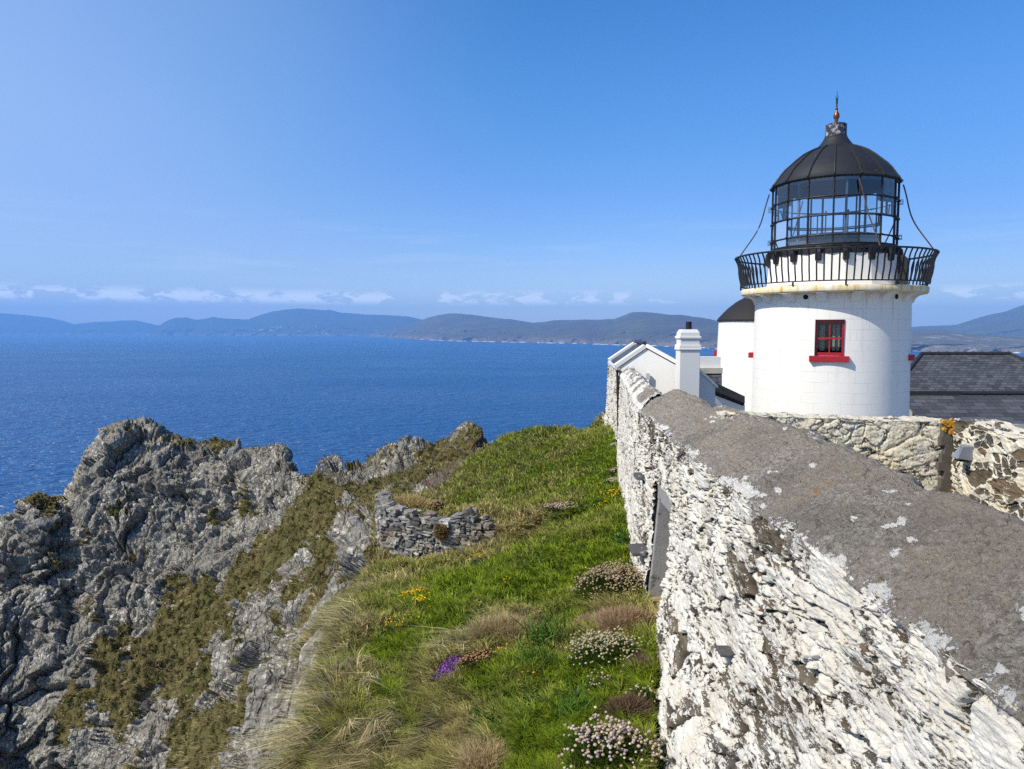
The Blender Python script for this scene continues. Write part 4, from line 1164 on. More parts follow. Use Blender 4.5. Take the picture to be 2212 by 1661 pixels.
# ------------------------------------------------------------------ ruined dry-stone wall on the slope
def ruin():
    rng = random.Random(12)
    path = [tuple(p) for p in RUIN]
    P_ = [Vector((a, b, 0)) for a, b in path]
    seg = [(P_[i + 1] - P_[i]).length for i in range(len(P_) - 1)]
    cum = [0]
    for s in seg: cum.append(cum[-1] + s)
    def pos(t):
        i = max(k for k in range(len(seg)) if cum[k] <= t + 1e-9) if t > 0 else 0
        i = min(i, len(seg) - 1)
        f = (t - cum[i]) / seg[i]
        d = (P_[i + 1] - P_[i]).normalized()
        return P_[i].lerp(P_[i + 1], f), d
    tops = [(0, -4.05), (0.7, -3.98), (0.9, -3.95), (1.15, -3.95), (1.25, -4.0), (1.75, -3.96), (1.99, -4.04), (2.57, -4.08), (2.75, -4.12), (3.05, -4.12), (3.18, -3.99), (3.6, -4.0), (3.84, -4.07), (4.1, -4.2), (4.4, -4.36)]
    def top(t): return float(np.interp(t, [a for a, _ in tops], [b for _, b in tops]))
    root = empty('ruined_wall', (-1.6, 16.4, -5.2), 0, 'tumbled dry-stone wall of grey rubble on the grassy slope', 'wall')
    O = Vector((-1.6, 16.4, -5.2))
    V, F, C = [], [], []
    sphere = []
    # unit stone: cube with a subdivided surface, rounded
    import itertools
    n = 4
    uv = {}
    vs, fs = [], []
    def vid(p):
        k = tuple(round(c, 4) for c in p)
        if k not in uv:
            uv[k] = len(vs)
            vs.append(k)
        return uv[k]
    for ax in range(3):
        for sg in (-1, 1):
            for i in range(n):
                for j in range(n):
                    q = []
                    for a, b in ((0, 0), (1, 0), (1, 1), (0, 1)):
                        p = [0, 0, 0]
                        p[ax] = sg
                        p[(ax + 1) % 3] = -1 + 2 * (i + a) / n
                        p[(ax + 2) % 3] = -1 + 2 * (j + b) / n
                        q.append(vid(p))
                    fs.append(q if sg > 0 else q[::-1])
    U = np.array(vs)
    U = U / (np.abs(U) ** 14).sum(1, keepdims=True) ** (1 / 14)
    cols = [(0.34, 0.30, 0.24), (0.24, 0.23, 0.21), (0.40, 0.365, 0.30), (0.23, 0.23, 0.215), (0.12, 0.112, 0.10), (0.48, 0.455, 0.40), (0.30, 0.235, 0.18)]
    def stone(c, d, w, h, dp, tilt):
        nrm = Vector((d.y, -d.x, 0))
        sc = np.array([w / 2, dp / 2, h / 2])
        off = rng.uniform(0, 50)
        nz = fbm(U[:, 0] * 0.9 + off, U[:, 1] * 0.9, U[:, 2] * 0.9 + off, 2)
        Q = U * (1 + 0.30 * nz[:, None]) * sc
        Q[:, 0] += Q[:, 2] * rng.uniform(-.35, .35)
        ca, sa = math.cos(tilt), math.sin(tilt)
        a = Q[:, 0] * ca - Q[:, 2] * sa
        b = Q[:, 0] * sa + Q[:, 2] * ca
        W = np.array(c)[None] + a[:, None] * np.array(d)[None] - Q[:, 1:2] * np.array(nrm)[None] + b[:, None] * np.array([[0, 0, 1.0]])
        o = sum(len(x) for x in V)
        V.append(W)
        F.extend([[i + o for i in f] for f in fs])
        col = np.array(rng.choice(cols)) * rng.uniform(0.75, 1.2)
        C.append(np.repeat(col[None], len(U), 0))
    z = -5.55
    while z < -3.6:
        h = rng.uniform(0.10, 0.19)
        t = rng.uniform(0, 0.06)
        while t < cum[-1]:
            w = rng.uniform(0.11, 0.28)
            tm = min(t + w / 2, cum[-1])
            if z + h * 0.6 < top(tm) + rng.uniform(-0.04, 0.05):
                p, d = pos(tm)
                nrm = Vector((d.y, -d.x, 0))
                k = rng.random()
                if k < 0.22:
                    for s in (0, 1):
                        stone(p + nrm * rng.uniform(-.02, .04) + Vector((0, 0, z + h * (0.25 + 0.5 * s))), d, w * rng.uniform(.8, .98), h * 0.47, 0.26, rng.gauss(0, 0.08))
                else:
                    stone(p + nrm * rng.uniform(-.02, .05) + Vector((0, 0, z + h / 2)), d, w * 0.98, h * rng.uniform(0.88, 1.02), 0.28, rng.gauss(0, 0.10))
            t += w
        z += h * 0.96
    # a few fallen and capping stones
    for k in range(26):
        t = rng.uniform(0.2, 4.4)
        p, d = pos(t)
        stone(Vector((p.x, p.y + rng.uniform(0.02, 0.3), top(t) + rng.uniform(-.04, .06))), d, rng.uniform(.12, .3), rng.uniform(.05, .12), rng.uniform(.15, .3), rng.gauss(0, 0.25))
    V = np.concatenate(V) - np.array(O)
    me = fast_mesh('rubble', V, np.array(F), False, {'tint': np.concatenate(C)})
    m, nt, b = material('dry_stone')
    co = nt.node('ShaderNodeTexCoord').outputs['Object']
    t = nt.attr('tint', 'Color')
    nn = nt.noise(co, 14, 7, 0.7)
    c = nt.mix(nt.ramp(nn, 0.3, 0.7), nt.mix(0.6, t, (0.05, 0.05, 0.05)), t)
    c = nt.mix(nt.ramp(nt.noise(co, 7, 6, 0.7), 0.60, 0.68, 0, 0.8), c, (0.55, 0.54, 0.50))
    setin(nt, b, Base_Color=c, Roughness=0.95, Specular_IOR_Level=0.1, Normal=nt.bump(nn, 0.6, 0.03))
    link('rubble', me, m, root)
    b = MB()
    for i in range(len(P_) - 1):
        a, c = P_[i], P_[i + 1]
        d = (c - a).normalized()
        back = Vector((-d.y, d.x, 0))
        ta, tc = top(cum[i]) - 0.16, top(cum[i + 1]) - 0.16
        b.hexa([(a + back * .06 + Vector((0, 0, -5.7))), (c + back * .06 + Vector((0, 0, -5.7))), (c + back * .4 + Vector((0, 0, -5.7))), (a + back * .4 + Vector((0, 0, -5.7)))],
               [(a + back * .06 + Vector((0, 0, ta))), (c + back * .06 + Vector((0, 0, tc))), (c + back * .4 + Vector((0, 0, tc))), (a + back * .4 + Vector((0, 0, ta)))])
    b.build('earth_core', simple('dark_earth', (0.035, 0.03, 0.024), 1.0, 0.3, 8), root).location = -O
ruin()
# ------------------------------------------------------------------ lighthouse (local axes: the viewer looks along +y, so angle a is measured from the side facing the viewer)
LX, LY = 9.84, 23.0
VA = math.atan2(LX, LY)                       # turn so that local -y faces the camera
lh = empty('lighthouse', (LX, LY, 0.0), -VA, 'white round lighthouse with a black domed glass lantern and railed gallery', 'lighthouse')
def pol(r, a, z): return (r * math.sin(a), -r * math.cos(a), z)

def wrap_uv(me, fn):
    at_ = me.attributes.new('wrap', 'FLOAT_VECTOR', 'POINT')
    at_.data.foreach_set('vector', np.array([fn(v.co) for v in me.vertices], np.float32).ravel())

def tower():
    AW = math.asin(0.39 / 2.26)
    angs = list(np.linspace(-math.pi, -AW, 60)) + list(np.linspace(-AW, AW, 9))[1:-1] + list(np.linspace(AW, math.pi, 60))
    zs = sorted(set([-3.8, -3.2, -2.6, -2.0, -1.4, -0.73, 0.29, 0.7, 1.08]))
    V, F, W = [], [], []
    def rad(z): return 2.30 - 0.013 * (z + 2.6)
    for z in zs:
        for a in angs:
            V.append(pol(rad(z), a, z))
            W.append((a * 2.26, z, 0))
    n = len(angs)
    for i in range(len(zs) - 1):
        for k in range(n - 1):
            if -0.74 < zs[i] and zs[i + 1] < 0.3 and angs[k] > -AW - 1e-6 and angs[k + 1] < AW + 1e-6:
                continue
            F.append((i * n + k, i * n + k + 1, (i + 1) * n + k + 1, (i + 1) * n + k))
    me = bpy.data.meshes.new('tower_wall')
    me.from_pydata(V, [], F)
    me.polygons.foreach_set('use_smooth', np.full(len(me.polygons), True))
    at_ = me.attributes.new('wrap', 'FLOAT_VECTOR', 'POINT')
    at_.data.foreach_set('vector', np.array(W, np.float32).ravel())
    link('tower_wall', me, M['tower'], lh)
    # window: reveal, sash, panes, sill
    hw, zb, zt = 0.39, -0.73, 0.29
    yf = -math.cos(AW) * 2.265
    yb = yf + 0.34
    win = MB()
    for (a, b) in (((-hw, zb), (-hw, zt)), ((-hw, zt), (hw, zt)), ((hw, zt), (hw, zb)), ((hw, zb), (-hw, zb))):
        win.add([(a[0], yf - 0.03, a[1]), (b[0], yf - 0.03, b[1]), (b[0], yb, b[1]), (a[0], yb, a[1])], [(0, 1, 2, 3)])
    w = win.build('window', simple('dark_red_reveal', (0.05, 0.010, 0.014), 0.5), lh)
    ys = yf + 0.10
    fr = MB()
    fr.box((-hw + .03, ys, (zb + zt) / 2), (.06, .05, zt - zb)).box((hw - .03, ys, (zb + zt) / 2), (.06, .05, zt - zb))
    fr.box((0, ys - .001, zt - .035), (2 * hw - .122, .05, .07)).box((0, ys - .001, zb + .045), (2 * hw - .122, .06, .09))
    fr.box((0, ys - .012, (zb + zt) / 2 - 0.02), (2 * hw - .122, .06, .055))
    fr.box((0, ys - .002, (zb + zt) / 2), (.035, .035, zt - zb - 0.17))
    fr.build('sash', M['red'], w)
    gm = simple('dim_window_glass', (0.012, 0.013, 0.014), 0.05)
    m, nt, b = material('clear_window_glass')
    out = nt.n['Material Output']
    nt.n.remove(b)
    tr = nt.node('ShaderNodeBsdfTransparent', {'Color': (0.72, 0.76, 0.75)}).outputs[0]
    gl = nt.node('ShaderNodeBsdfGlossy', {'Roughness': 0.03}).outputs[0]
    nt.l.new(nt.node('ShaderNodeMixShader', {0: 0.035, 1: tr, 2: gl}).outputs[0], out.inputs[0])
    mid = (zb + zt) / 2 - 0.02
    for sx in (-1, 1):
        for (a, c) in ((zb + .09, mid - .0275), (mid + .0275, zt - .07)):
            x0, x1 = (0.0175, hw - .06) if sx > 0 else (-hw + .06, -0.0175)
            MB().box(((x0 + x1) / 2, ys + .005, (a + c) / 2), (x1 - x0, .006, c - a)).build('pane', m, w)
    MB().box((0, yf - .02, zb - .085), (1.06, .24, .165)).build('sill', M['red'], w, bevel=0.012)
    # room seen dimly through the glass, with pale strips standing in for another window's light
    rm = MB()
    rm.box((0, yb + 1.2, mid), (1.6, .04, 1.6))
    rm.box((-.8, yb + .6, mid), (.04, 1.2, 1.6)).box((.8, yb + .6, mid), (.04, 1.2, 1.6)).box((0, yb + .6, mid - .8), (1.6, 1.2, .04)).box((0, yb + .6, mid + .8), (1.6, 1.2, .04))
    rm.build('room', M['dark'], w)
    c = MB()
    for x0, x1 in ((-.26, -.13), (.08, .15), (.18, .27)):
        c.box(((x0 + x1) / 2, yb - .02, mid + .02), (x1 - x0, .01, .74))
    c.build('window_light_block', M['window_light_block'], w)
    # ends of the red sills of the side windows
    for a, dz in ((R(-93), 0.0), (R(84), 0.0)):
        b = MB()
        e = Vector(pol(2.27, a, -0.80))
        t = Vector((math.cos(a), math.sin(a), 0))
        rr = Vector(pol(1, a, 0))
        q = [e - t * .5 - rr * .08, e + t * .5 - rr * .08, e + t * .5 + rr * .11, e - t * .5 + rr * .11]
        b.prism([p + Vector((0, 0, -.085)) for p in q], (0, 0, .165))
        b.build('side_sill', M['red'], lh)
    # gallery
    MB().lathe([(2.2, 1.06), (2.62, 1.06), (2.69, 1.09), (2.70, 1.11), (2.70, 1.235), (2.685, 1.255), (2.2, 1.262), (1.6, 1.262)], 96).build('gallery_slab', M['slab'], lh, smooth=40)
    ca = R(-6)
    for k in range(16):
        a = ca + k * 2 * math.pi / 16
        t = Vector((math.cos(a), math.sin(a), 0))
        prof = [(2.20, .80), (2.30, .80), (2.30, .835)] + [(2.32 + .33 * (1 - math.cos(q)), .845 + .20 * math.sin(q)) for q in np.linspace(0, math.pi / 2, 7)] + [(2.66, 1.065), (2.20, 1.065)]
        w2 = 0.135
        MB().prism([Vector(pol(r, a, z)) - t * w2 for r, z in prof], t * 2 * w2).build('corbel', M['render'], lh)
        a2 = a + math.pi / 16
        c = Vector(pol(2.262, a2, 0.94))
        rr = Vector(pol(1, a2, 0))
        t2 = Vector((math.cos(a2), math.sin(a2), 0))
        ring = [c + (t2 * math.cos(q) + Vector((0, 0, 1)) * math.sin(q)) * .072 for q in np.linspace(0, 2 * math.pi, 14)[:-1]]
        open_ = k in (15, 2, 9)
        MB().prism(ring, rr * .008).build('vent', M['dark'] if open_ else M['render'], lh)
    # faceted drum under the lantern
    f0 = math.pi / 2 * -1 + math.pi / 16
    MB().lathe([(1.97, 1.25), (1.93, 1.40), (1.85, 2.22), (1.6, 2.25)], 16, f0).build('lantern_base', M['render'], lh)
    MB().lathe([(1.86, 2.20), (1.93, 2.22), (1.93, 2.27), (1.90, 2.29), (1.90, 2.40), (1.945, 2.42), (1.945, 2.47), (1.7, 2.48)], 16, -math.pi / 2).build('lantern_sill', M['iron'], lh)
    for k in range(16):
        a = (k + 0.5) * 2 * math.pi / 16
        t = Vector((math.cos(a), math.sin(a), 0))
        pr = [(1.80, 2.40), (1.95, 2.43), (2.02, 2.38), (2.04, 2.25), (2.02, 2.02), (1.98, 1.99), (1.86, 2.02)]
        MB().prism([Vector(pol(r, a, z)) - t * .085 for r, z in pr], t * .17).build('bracket', M['iron'], lh, bevel=0.02)
    # railing
    def circ(r, z, n=96): return [pol(r, 2 * math.pi * k / n, z) for k in range(n)]
    rl = MB().tube(circ(2.85, 2.26), .030, 6, True).tube(circ(2.665, 1.37), .020, 6, True)
    for k in range(12):
        a = R(8) + k * 2 * math.pi / 12
        rl.tube([pol(2.66, a, 1.25), pol(2.665, a, 1.37)], .03, 6)
    rail = rl.build('railing', M['iron'], lh, smooth=60)
    sc_ = [(2.665, 1.37), (2.672, 1.48), (2.715, 1.66), (2.738, 1.82), (2.742, 1.96), (2.775, 2.10), (2.85, 2.26)]
    tpl = None
    for k in range(88):
        a = 2 * math.pi * k / 88
        if tpl is None:
            tpl = MB().tube([pol(r, 0, z) for r, z in sc_], .0235, 5).build('baluster', M['iron'], rail, smooth=60)
            o = tpl
        else:
            o = tpl.copy()
            COL.objects.link(o)
            o.parent = rail
        o.rotation_euler = (0, 0, a)
    # lantern: bars, glass, inner frame
    zr = [2.50, 2.75, 3.32, 3.87, 4.44]
    RL = 1.85
    fb = MB()
    for k in range(16):
        a = 2 * math.pi * k / 16
        fb.tube([pol(RL, a, 2.46), pol(RL, a, 4.47)], .032, 6)
    for z in zr:
        fb.tube([pol(RL + .012, 2 * math.pi * k / 16, z) for k in range(16)], .024, 6, True)
    for z in zr[1:4]:
        for k in range(16):
            a = 2 * math.pi * k / 16
            fb.box(pol(RL + .03, a, z), (.055, .055, .06), Matrix.Rotation(a, 3, 'Z'))
    for a in (R(-92), R(88), R(-80), R(80)):
        for z in (2.75, 3.80):
            fb.tube([pol(RL + .02, a, z + .05), pol(RL + .12, a, z + .05), pol(RL + .12, a, z - .05), pol(RL + .02, a, z - .05)], .012, 5)
    fb.build('lantern_frame', M['iron'], lh, smooth=50)
    g = MB()
    for k in range(16):
        a, c = 2 * math.pi * k / 16, 2 * math.pi * (k + 1) / 16
        for z0, z1 in zip(zr[:-1], zr[1:]):
            g.add([pol(RL - .005, a, z0), pol(RL - .005, c, z0), pol(RL - .005, c, z1), pol(RL - .005, a, z1)], [(0, 1, 2, 3)])
    g.build('lantern_glass', M['glass'], lh)
    inn = MB()
    dk = mat_iron('inner_grey_paint', (0.085, 0.095, 0.11), (0.11, 0.11, 0.11))
    for k in range(8):
        a = 2 * math.pi * (k + 0.25) / 8
        inn.box(pol(1.76, a, 3.45), (.06, .05, 2.0), Matrix.Rotation(a, 3, 'Z'))
    for z, h in ((2.56, .14), (3.36, .03), (4.40, .10)):
        inn.lathe([(1.69, z - h / 2), (1.775, z - h / 2), (1.775, z + h / 2), (1.69, z + h / 2), (1.69, z - h / 2)], 48, 0, False)
    inn.build('inner_frame', dk, lh)
    lt = MB().lathe([(.12, 1.9), (.12, 2.70), (1.30, 2.74), (1.36, 2.80), (1.36, 2.87), (.2, 2.88)], 24)
    for k in range(4):
        a = R(20) + k * math.pi / 2
        lt.tube([pol(.15, a, 2.30), pol(1.2, a, 2.74)], .05, 6)
        lt.tube([pol(1.28, a, 2.84), pol(1.72, a, 2.80)], .04, 6)
    lt.build('lamp_table', dk, lh)
    st = MB()
    st.tube([pol(.25, R(-118), 2.86), pol(.25, R(-118), 3.72)], .022, 6).tube([pol(.0, 0, 2.86) , pol(0, 0, 2.9)], .02, 6)
    st.build('lamp_mount', dk, lh)
    hp = MB().tube([(-.72, -.3, 2.86), (-.72, -.3, 3.52), (-.66, -.3, 3.56), (-.52, -.3, 3.56), (-.46, -.3, 3.52), (-.46, -.3, 2.86)], .022, 6)
    hp.build('handrail', dk, lh, smooth=60)
    for x, z in ((.30, 3.58), (.43, 3.66)):
        MB().tube([(x, -.1, 2.2), (x, -.1, z)], .020, 6).lathe([(.01, z - .035), (.035, z - .015), (.035, z + .015), (.01, z + .035)], 10, c=(x, -.1)).build('rod', dk, lh, smooth=50)
    fl = MB().lathe([(1.70, 1.98), (1.70, 2.02)], 32)
    fl.build('lantern_floor', M['dark'], lh)
    # dome
    prof = [(1.93, 4.43), (1.95, 4.46), (1.90, 4.50), (1.83, 4.60), (1.71, 4.78), (1.58, 4.93), (1.42, 5.07), (1.22, 5.25), (.99, 5.43), (.78, 5.54), (.62, 5.61), (.55, 5.64), (.50, 5.72), (.44, 5.80), (.385, 5.88), (.345, 5.96), (.30, 5.98)]
    shell = [(r - .03, z - .02) for r, z in prof[1:11]][::-1]
    dm = MB()
    o = len(dm.v)
    n = 16
    low = prof[:11]
    dm.lathe(low, 16, -math.pi / 2, False)
    dome = dm.build('dome', M['dome'], lh, smooth=24)
    MB().lathe(prof[10:], 40, 0, False).build('dome_neck', M['dome'], dome, smooth=60)
    MB().lathe(shell, 16, -math.pi / 2, False).build('dome_lining', M['dark'], dome)
    for k in range(16):
        a = 2 * math.pi * k / 16
        MB().tube([pol(r + .008, a, z + .012) for r, z in prof[1:11]], .026, 5).build('rib', M['dome'], dome, smooth=60)
    MB().lathe([(.33, 5.97), (.33, 6.01), (.318, 6.02), (.318, 6.36), (.28, 6.385), (.05, 6.39)], 32).build('dome_cap', M['cap'], lh, smooth=40)
    fin = MB().lathe([(.075, 6.385), (.06, 6.42), (.045, 6.47), (.065, 6.50), (.055, 6.53), (.085, 6.58), (.098, 6.64), (.075, 6.72), (.035, 6.80), (.030, 6.83)], 18)
    fo = fin.build('finial', M['bronze'], lh, smooth=60)
    sp = MB().lathe([(.036, 6.83), (.042, 6.86), (.024, 6.90), (.020, 7.03), (.034, 7.06), (.034, 7.085), (.022, 7.10), (.012, 7.2), (.006, 7.42)], 12)
    for k in range(6):
        a = k * math.pi / 3
        sp.tube([pol(.012, a, 7.08), pol(.030, a, 7.18), pol(.055, a, 7.27)], [.012, .009, .002], 5)
    sp.build('spike', M['iron'], fo, smooth=60)
    # sagging cables from the eaves down to the gallery rail
    for a, sw in ((R(-88), .04), (R(20), .03), (R(84), -.04), (R(150), .02), (R(-150), .02)):
        pts = []
        for i in range(15):
            t = i / 14
            r = 1.90 + (2.83 - 1.90) * t - 0.16 * math.sin(t * math.pi) * (1 if t < 1 else 0) + 0.02 * math.sin(t * 9)
            z = 4.32 - (4.32 - 2.20) * t
            pts.append(pol(r, a + sw * math.sin(t * math.pi) + 0.10 * t * (1 if sw > 0 else -1), z))
        MB().tube(pts, .021, 6).build('stay_cable', M['rusty'], lh, smooth=60)
    # black hatch door standing open on the right of the gallery
    a = R(66)
    t = Vector(pol(1, R(70), 0))
    b0 = Vector(pol(1.95, a, 1.30))
    pr = [b0, b0 + t * .30, b0 + t * .32 + Vector((0, 0, .45)), b0 + t * .26 + Vector((0, 0, .78)), b0 + t * .14 + Vector((0, 0, .88)), b0 + t * .02 + Vector((0, 0, .78))]
    nn = t.cross(Vector((0, 0, 1))) * .05
    MB().prism(pr, nn).build('hatch_door', M['iron'], lh, bevel=0.012)
tower()
RS = {n: 0.957 for n in ('dome', 'dome_neck', 'dome_lining', 'rib', 'dome_cap', 'finial', 'spike', 'lantern_frame', 'lantern_glass', 'inner_frame', 'lamp_table', 'lamp_mount', 'handrail', 'rod', 'lantern_floor', 'lantern_sill', 'bracket')}
RS.update(railing=1.0, baluster=1.0, stay_cable=0.985)
_done = set()
def _walk(o):
    for ch in o.children:
        if ch.type == 'MESH' and ch.data.name not in _done:
            _done.add(ch.data.name)
            for v in ch.data.vertices:
                if v.co.z > 0: v.co.z *= 1 - 0.0040 * v.co.z
                k = RS.get(ch.name.split('.')[0], 0.983)
                v.co.x *= k
                v.co.y *= k
        _walk(ch)
_walk(lh)

# ------------------------------------------------------------------ small round tower behind
rt_x, rt_y = at(1641, 712, 26.2)[0], 26.2
rt = empty('round_tower', (rt_x, rt_y, 0), -math.atan2(rt_x, rt_y), 'squat white round tower with a black conical roof behind the lighthouse', 'tower')
MB().lathe([(1.50, -3.9), (1.45, -1.2), (1.40, .31), (1.2, .33)], 56).build('tower_wall', M['render'], rt, smooth=40)
MB().lathe([(1.38, .28), (1.46, .31), (1.46, .36), (1.40, .44), (1.12, .74), (.82, .98), (.5, 1.16), (.2, 1.26), (.02, 1.28)], 40).build('roof', simple('black_felt_roof', (0.020, 0.018, 0.017), 0.65, 0.25, 3, 0.3), rt, smooth=30)
MB().box((-1.47, 0.15, -.86), (.14, .5, .26)).build('sill', M['red'], rt, bevel=0.01)

# ------------------------------------------------------------------ little gabled house against the wall, with chimney
def house():
    O = Vector((3.4, 19.5, -3.5))
    h = empty('gabled_house', tuple(O), 0, 'small white gabled house with slate roof and tall chimney beside the lighthouse', 'house')
    def part(b, name, mat, parent=h, **k):
        o = b.build(name, mat, parent, **k)
        o.location = -O if parent is h else (0, 0, 0)
        return o
    A = lambda x, y, Y: Vector(at(x, y, Y))
    Yn, Yf = 18.5, 22.4
    apx, lft, rgt = A(1396, 751, 18.52), A(1336, 792, 18.80), A(1480, 797, 18.15)
    apf = A(1371, 745, Yf); lff = A(1320, 779, Yf); rgf = apf + (rgt - apx)
    base = -3.9
    dn = lambda p, z=base: Vector((p.x, p.y, z))
    # walls
    g = MB()
    g.prism([dn(lft), dn(rgt), rgt, apx, lft], (0, 0.22, 0))
    part(g, 'gable_wall', M['render'])
    g = MB().prism([dn(lff), dn(rgf), rgf, apf, lff], (0, -0.22, 0))
    part(g, 'gable_wall', M['render'])
    # rough whitewashed seaward side wall
    ncol, nrow = 260, 200
    Y = np.linspace(Yn + .02, Yf + 0.55, ncol)[None]
    d = np.linspace(0, 3.0, nrow)[:, None] + 0 * Y
    hh, paint, col = stone_field(Y + 30 + 0 * d, d, .34, .13, 9)
    X = np.interp(Y, [Yn, Yf], [lft.x - 0.02, lff.x - 0.02]) - hh * .6 - d * 0.03 + 0 * d
    Z = np.interp(Y, [Yn, Yf], [lft.z - .02, lff.z - .02]) - d
    me = fast_mesh('side_wall', np.stack([X, Y + 0 * d, Z], -1).reshape(-1, 3) - np.array(O), grid_faces(nrow, ncol), True, {'paint': np.clip(paint + .1, 0, 1).ravel(), 'stone': col.reshape(-1, 3)})
    link('stone_side', me, M['whitewash'], h)
    part(MB().prism([dn(lft), dn(lff), dn(lff, lff.z - .04), dn(lft, lft.z - .04)], (0.2, 0, 0)), 'side_wall', M['render'])
    # roof
    def slope(a0, a1, b0, b1, off):
        b = MB().hexa([a0, a1, b1, b0], [p + Vector((0, 0, -.06)) for p in (a0, a1, b1, b0)])
        o = part(b, 'roof', M['slate'])
        u = (a1 - a0).normalized(); v = (a0 - b0).normalized()
        wrap_uv(o.data, lambda c: (Vector(c).dot(u), Vector(c).dot(v), 0))
        return o
    z = Vector((0, 0, .03))
    slope(apx + z, apf + z, lft + z, lff + z, 0)
    slope(apx + z, apf + z, rgt + z, rgf + z, 0)
    # white barge copings on both gables
    def barge(p, q, r, y0, w, name='verge_coping'):
        for a, b_ in ((p, q), (q, r)):
            dirv = (b_ - a).normalized()
            up = Vector((-dirv.z, 0, dirv.x)) if dirv.x > 0 else Vector((dirv.z, 0, -dirv.x))
            a2, b2 = a - dirv * (.05 if a is p else 0.0), b_ + dirv * (.05 if b_ is r else 0.0)
            c = MB().prism([a2 + Vector((0, y0, 0)), b2 + Vector((0, y0, 0)), b2 + up * .10 + Vector((0, y0, 0)) + (dirv * -.0), a2 + up * .10 + Vector((0, y0, 0))], (0, w, 0))
            part(c, name, M['render'])
    barge(lft, apx, rgt, -.05, .30)
    barge(lff, apf, rgf, -.22, .30)
    part(MB().tube([apx + Vector((0, .25, .10)), apf + Vector((0, -.22, .10))], .055, 8), 'ridge', M['ridge'])
    # gutter and downpipe at the corner
    g = A(1333, 800, 18.42)
    pts = [lft + Vector((.0, -.06, -.10)), g + Vector((0, 0, -.02)), A(1334, 815, 18.40), A(1335, 850, 18.40), A(1336, 946, 18.40)]
    part(MB().tube(pts, .032, 8), 'downpipe', M['pot'], smooth=50)
    part(MB().tube([lft + Vector((-.05, .05, -.04)), lff + Vector((-.05, 0, -.04))], .05, 8), 'gutter', M['gutter'])
    part(MB().box(A(1399, 813, 18.4), (.09, .10, .16)), 'hopper', M['gutter'])
    part(MB().box(A(1416, 853, 18.42), (.30, .10, .16)), 'window', simple('brown_window', (0.06, 0.025, 0.022), 0.5))
    # chimney
    Yc = 17.55
    w, dpt = .475, .46
    x0 = A(1469, 760, Yc).x
    cx = x0 + w / 2
    def cb(b, z0, z1, e): return b.box((cx, Yc + dpt / 2, (z0 + z1) / 2), (w + 2 * e, dpt + 2 * e, z1 - z0))
    zc = lambda y: float(at(1490, y, Yc)[2])
    ch = MB()
    cb(ch, -3.6, zc(756) - .001, 0.0)
    cb(ch, zc(745) + .001, zc(732) - .001, -.008)
    e, zt0, zt1 = -.008, zc(726) + .001, zc(719)
    cb(ch, zt0, zt1, e)
    a = [(cx + sx * (w / 2 + e), Yc + dpt / 2 + sy * (dpt / 2 + e), zt1 + .0005) for sx, sy in ((-1, -1), (1, -1), (1, 1), (-1, 1))]
    c = [(cx + sx * (w / 2 - .06), Yc + dpt / 2 + sy * (dpt / 2 - .06), zc(711.5)) for sx, sy in ((-1, -1), (1, -1), (1, 1), (-1, 1))]
    ch.hexa(a, c)
    co = part(ch, 'chimney', mat_render('chimney_render', (0.70, 0.69, 0.65)), bevel=0.008)
    cr = MB(); cb(cr, zc(756), zc(752), .03); cb(cr, zc(752) + .0005, zc(745), .022)
    cr.build('chimney_band', M['render'], co, bevel=0.01)
    cr = MB(); cb(cr, zc(731.5), zc(726), .022)
    cr.build('chimney_band', M['render'], co, bevel=0.01)
    px = A(1488.5, 700, Yc + .2).x
    MB().lathe([(.070, zc(713)), (.070, zc(695)), (.062, zc(694.6)), (.055, zc(697))], 20, c=(px, Yc + dpt / 2)).build('chimney_pot', M['pot'], co, smooth=40)
    # gable end right of the chimney, shade put into its greyer render, with its sloping coping
    p = [A(1508, 798, 17.85), A(1545, 834, 17.85)]
    part(MB().prism([dn(p[0]), dn(p[1]), p[1], p[0]], (0, .3, 0)), 'annex_wall', mat_render('annex_shade_render', (0.62, 0.61, 0.585)))
    up = Vector((0, 0, .075))
    part(MB().prism([p[0] - Vector((.02, .05, 0)), p[1] + Vector((.06, -.05, -.055)), p[1] + Vector((.05, -.05, -.055)) + up, p[0] - Vector((.02, .05, 0)) + up], (0, .36, 0)), 'verge_coping', M['render'])
    # parapet behind, lead flashing and a patch of slates
    q0, q1 = A(1500, 771, 20.2), A(1557, 771, 20.2)
    part(MB().box(((q0.x + q1.x) / 2, 20.35, A(1530, 782.5, 20.2).z), (q1.x - q0.x, .3, .30)), 'parapet', M['render'])
    q2 = A(1560, 795, 20.1)
    part(MB().box(((q0.x + q2.x) / 2, 20.25, A(1530, 800.5, 20.1).z), (q2.x - q0.x, .40, .15)), 'lead_flashing', M['lead'])
    s0, s1, s2, s3 = A(1500, 806, 20.12), A(1559.5, 806, 20.12), A(1560, 872, 19.3), A(1500, 872, 19.3)
    o = part(MB().hexa([s0, s1, s2, s3], [v + Vector((0, .08, -.08)) for v in (s0, s1, s2, s3)]), 'roof', M['slate'])
    wrap_uv(o.data, lambda c: (c[0], c[2] * 1.2, 0))
    # dark lean-to roof falling to the tower, over a white wall
    r0, r1, r2, r3 = A(1545, 826, 18.9), A(1609, 856, 19.2), A(1609, 871, 18.9), A(1545, 844, 18.6)
    part(MB().hexa([r0, r1, r2, r3], [v + Vector((0.0, .25, -.16)) for v in (r0, r1, r2, r3)]), 'lean_to_roof', M['pot'])
    part(MB().prism([dn(r3 + Vector((-.1, .15, 0))), dn(r2 + Vector((.05, .15, 0))), r2 + Vector((.05, .15, -.05)), r3 + Vector((-.1, .15, .0))], (0, .2, 0)), 'lean_to_wall', M['render'])
house()

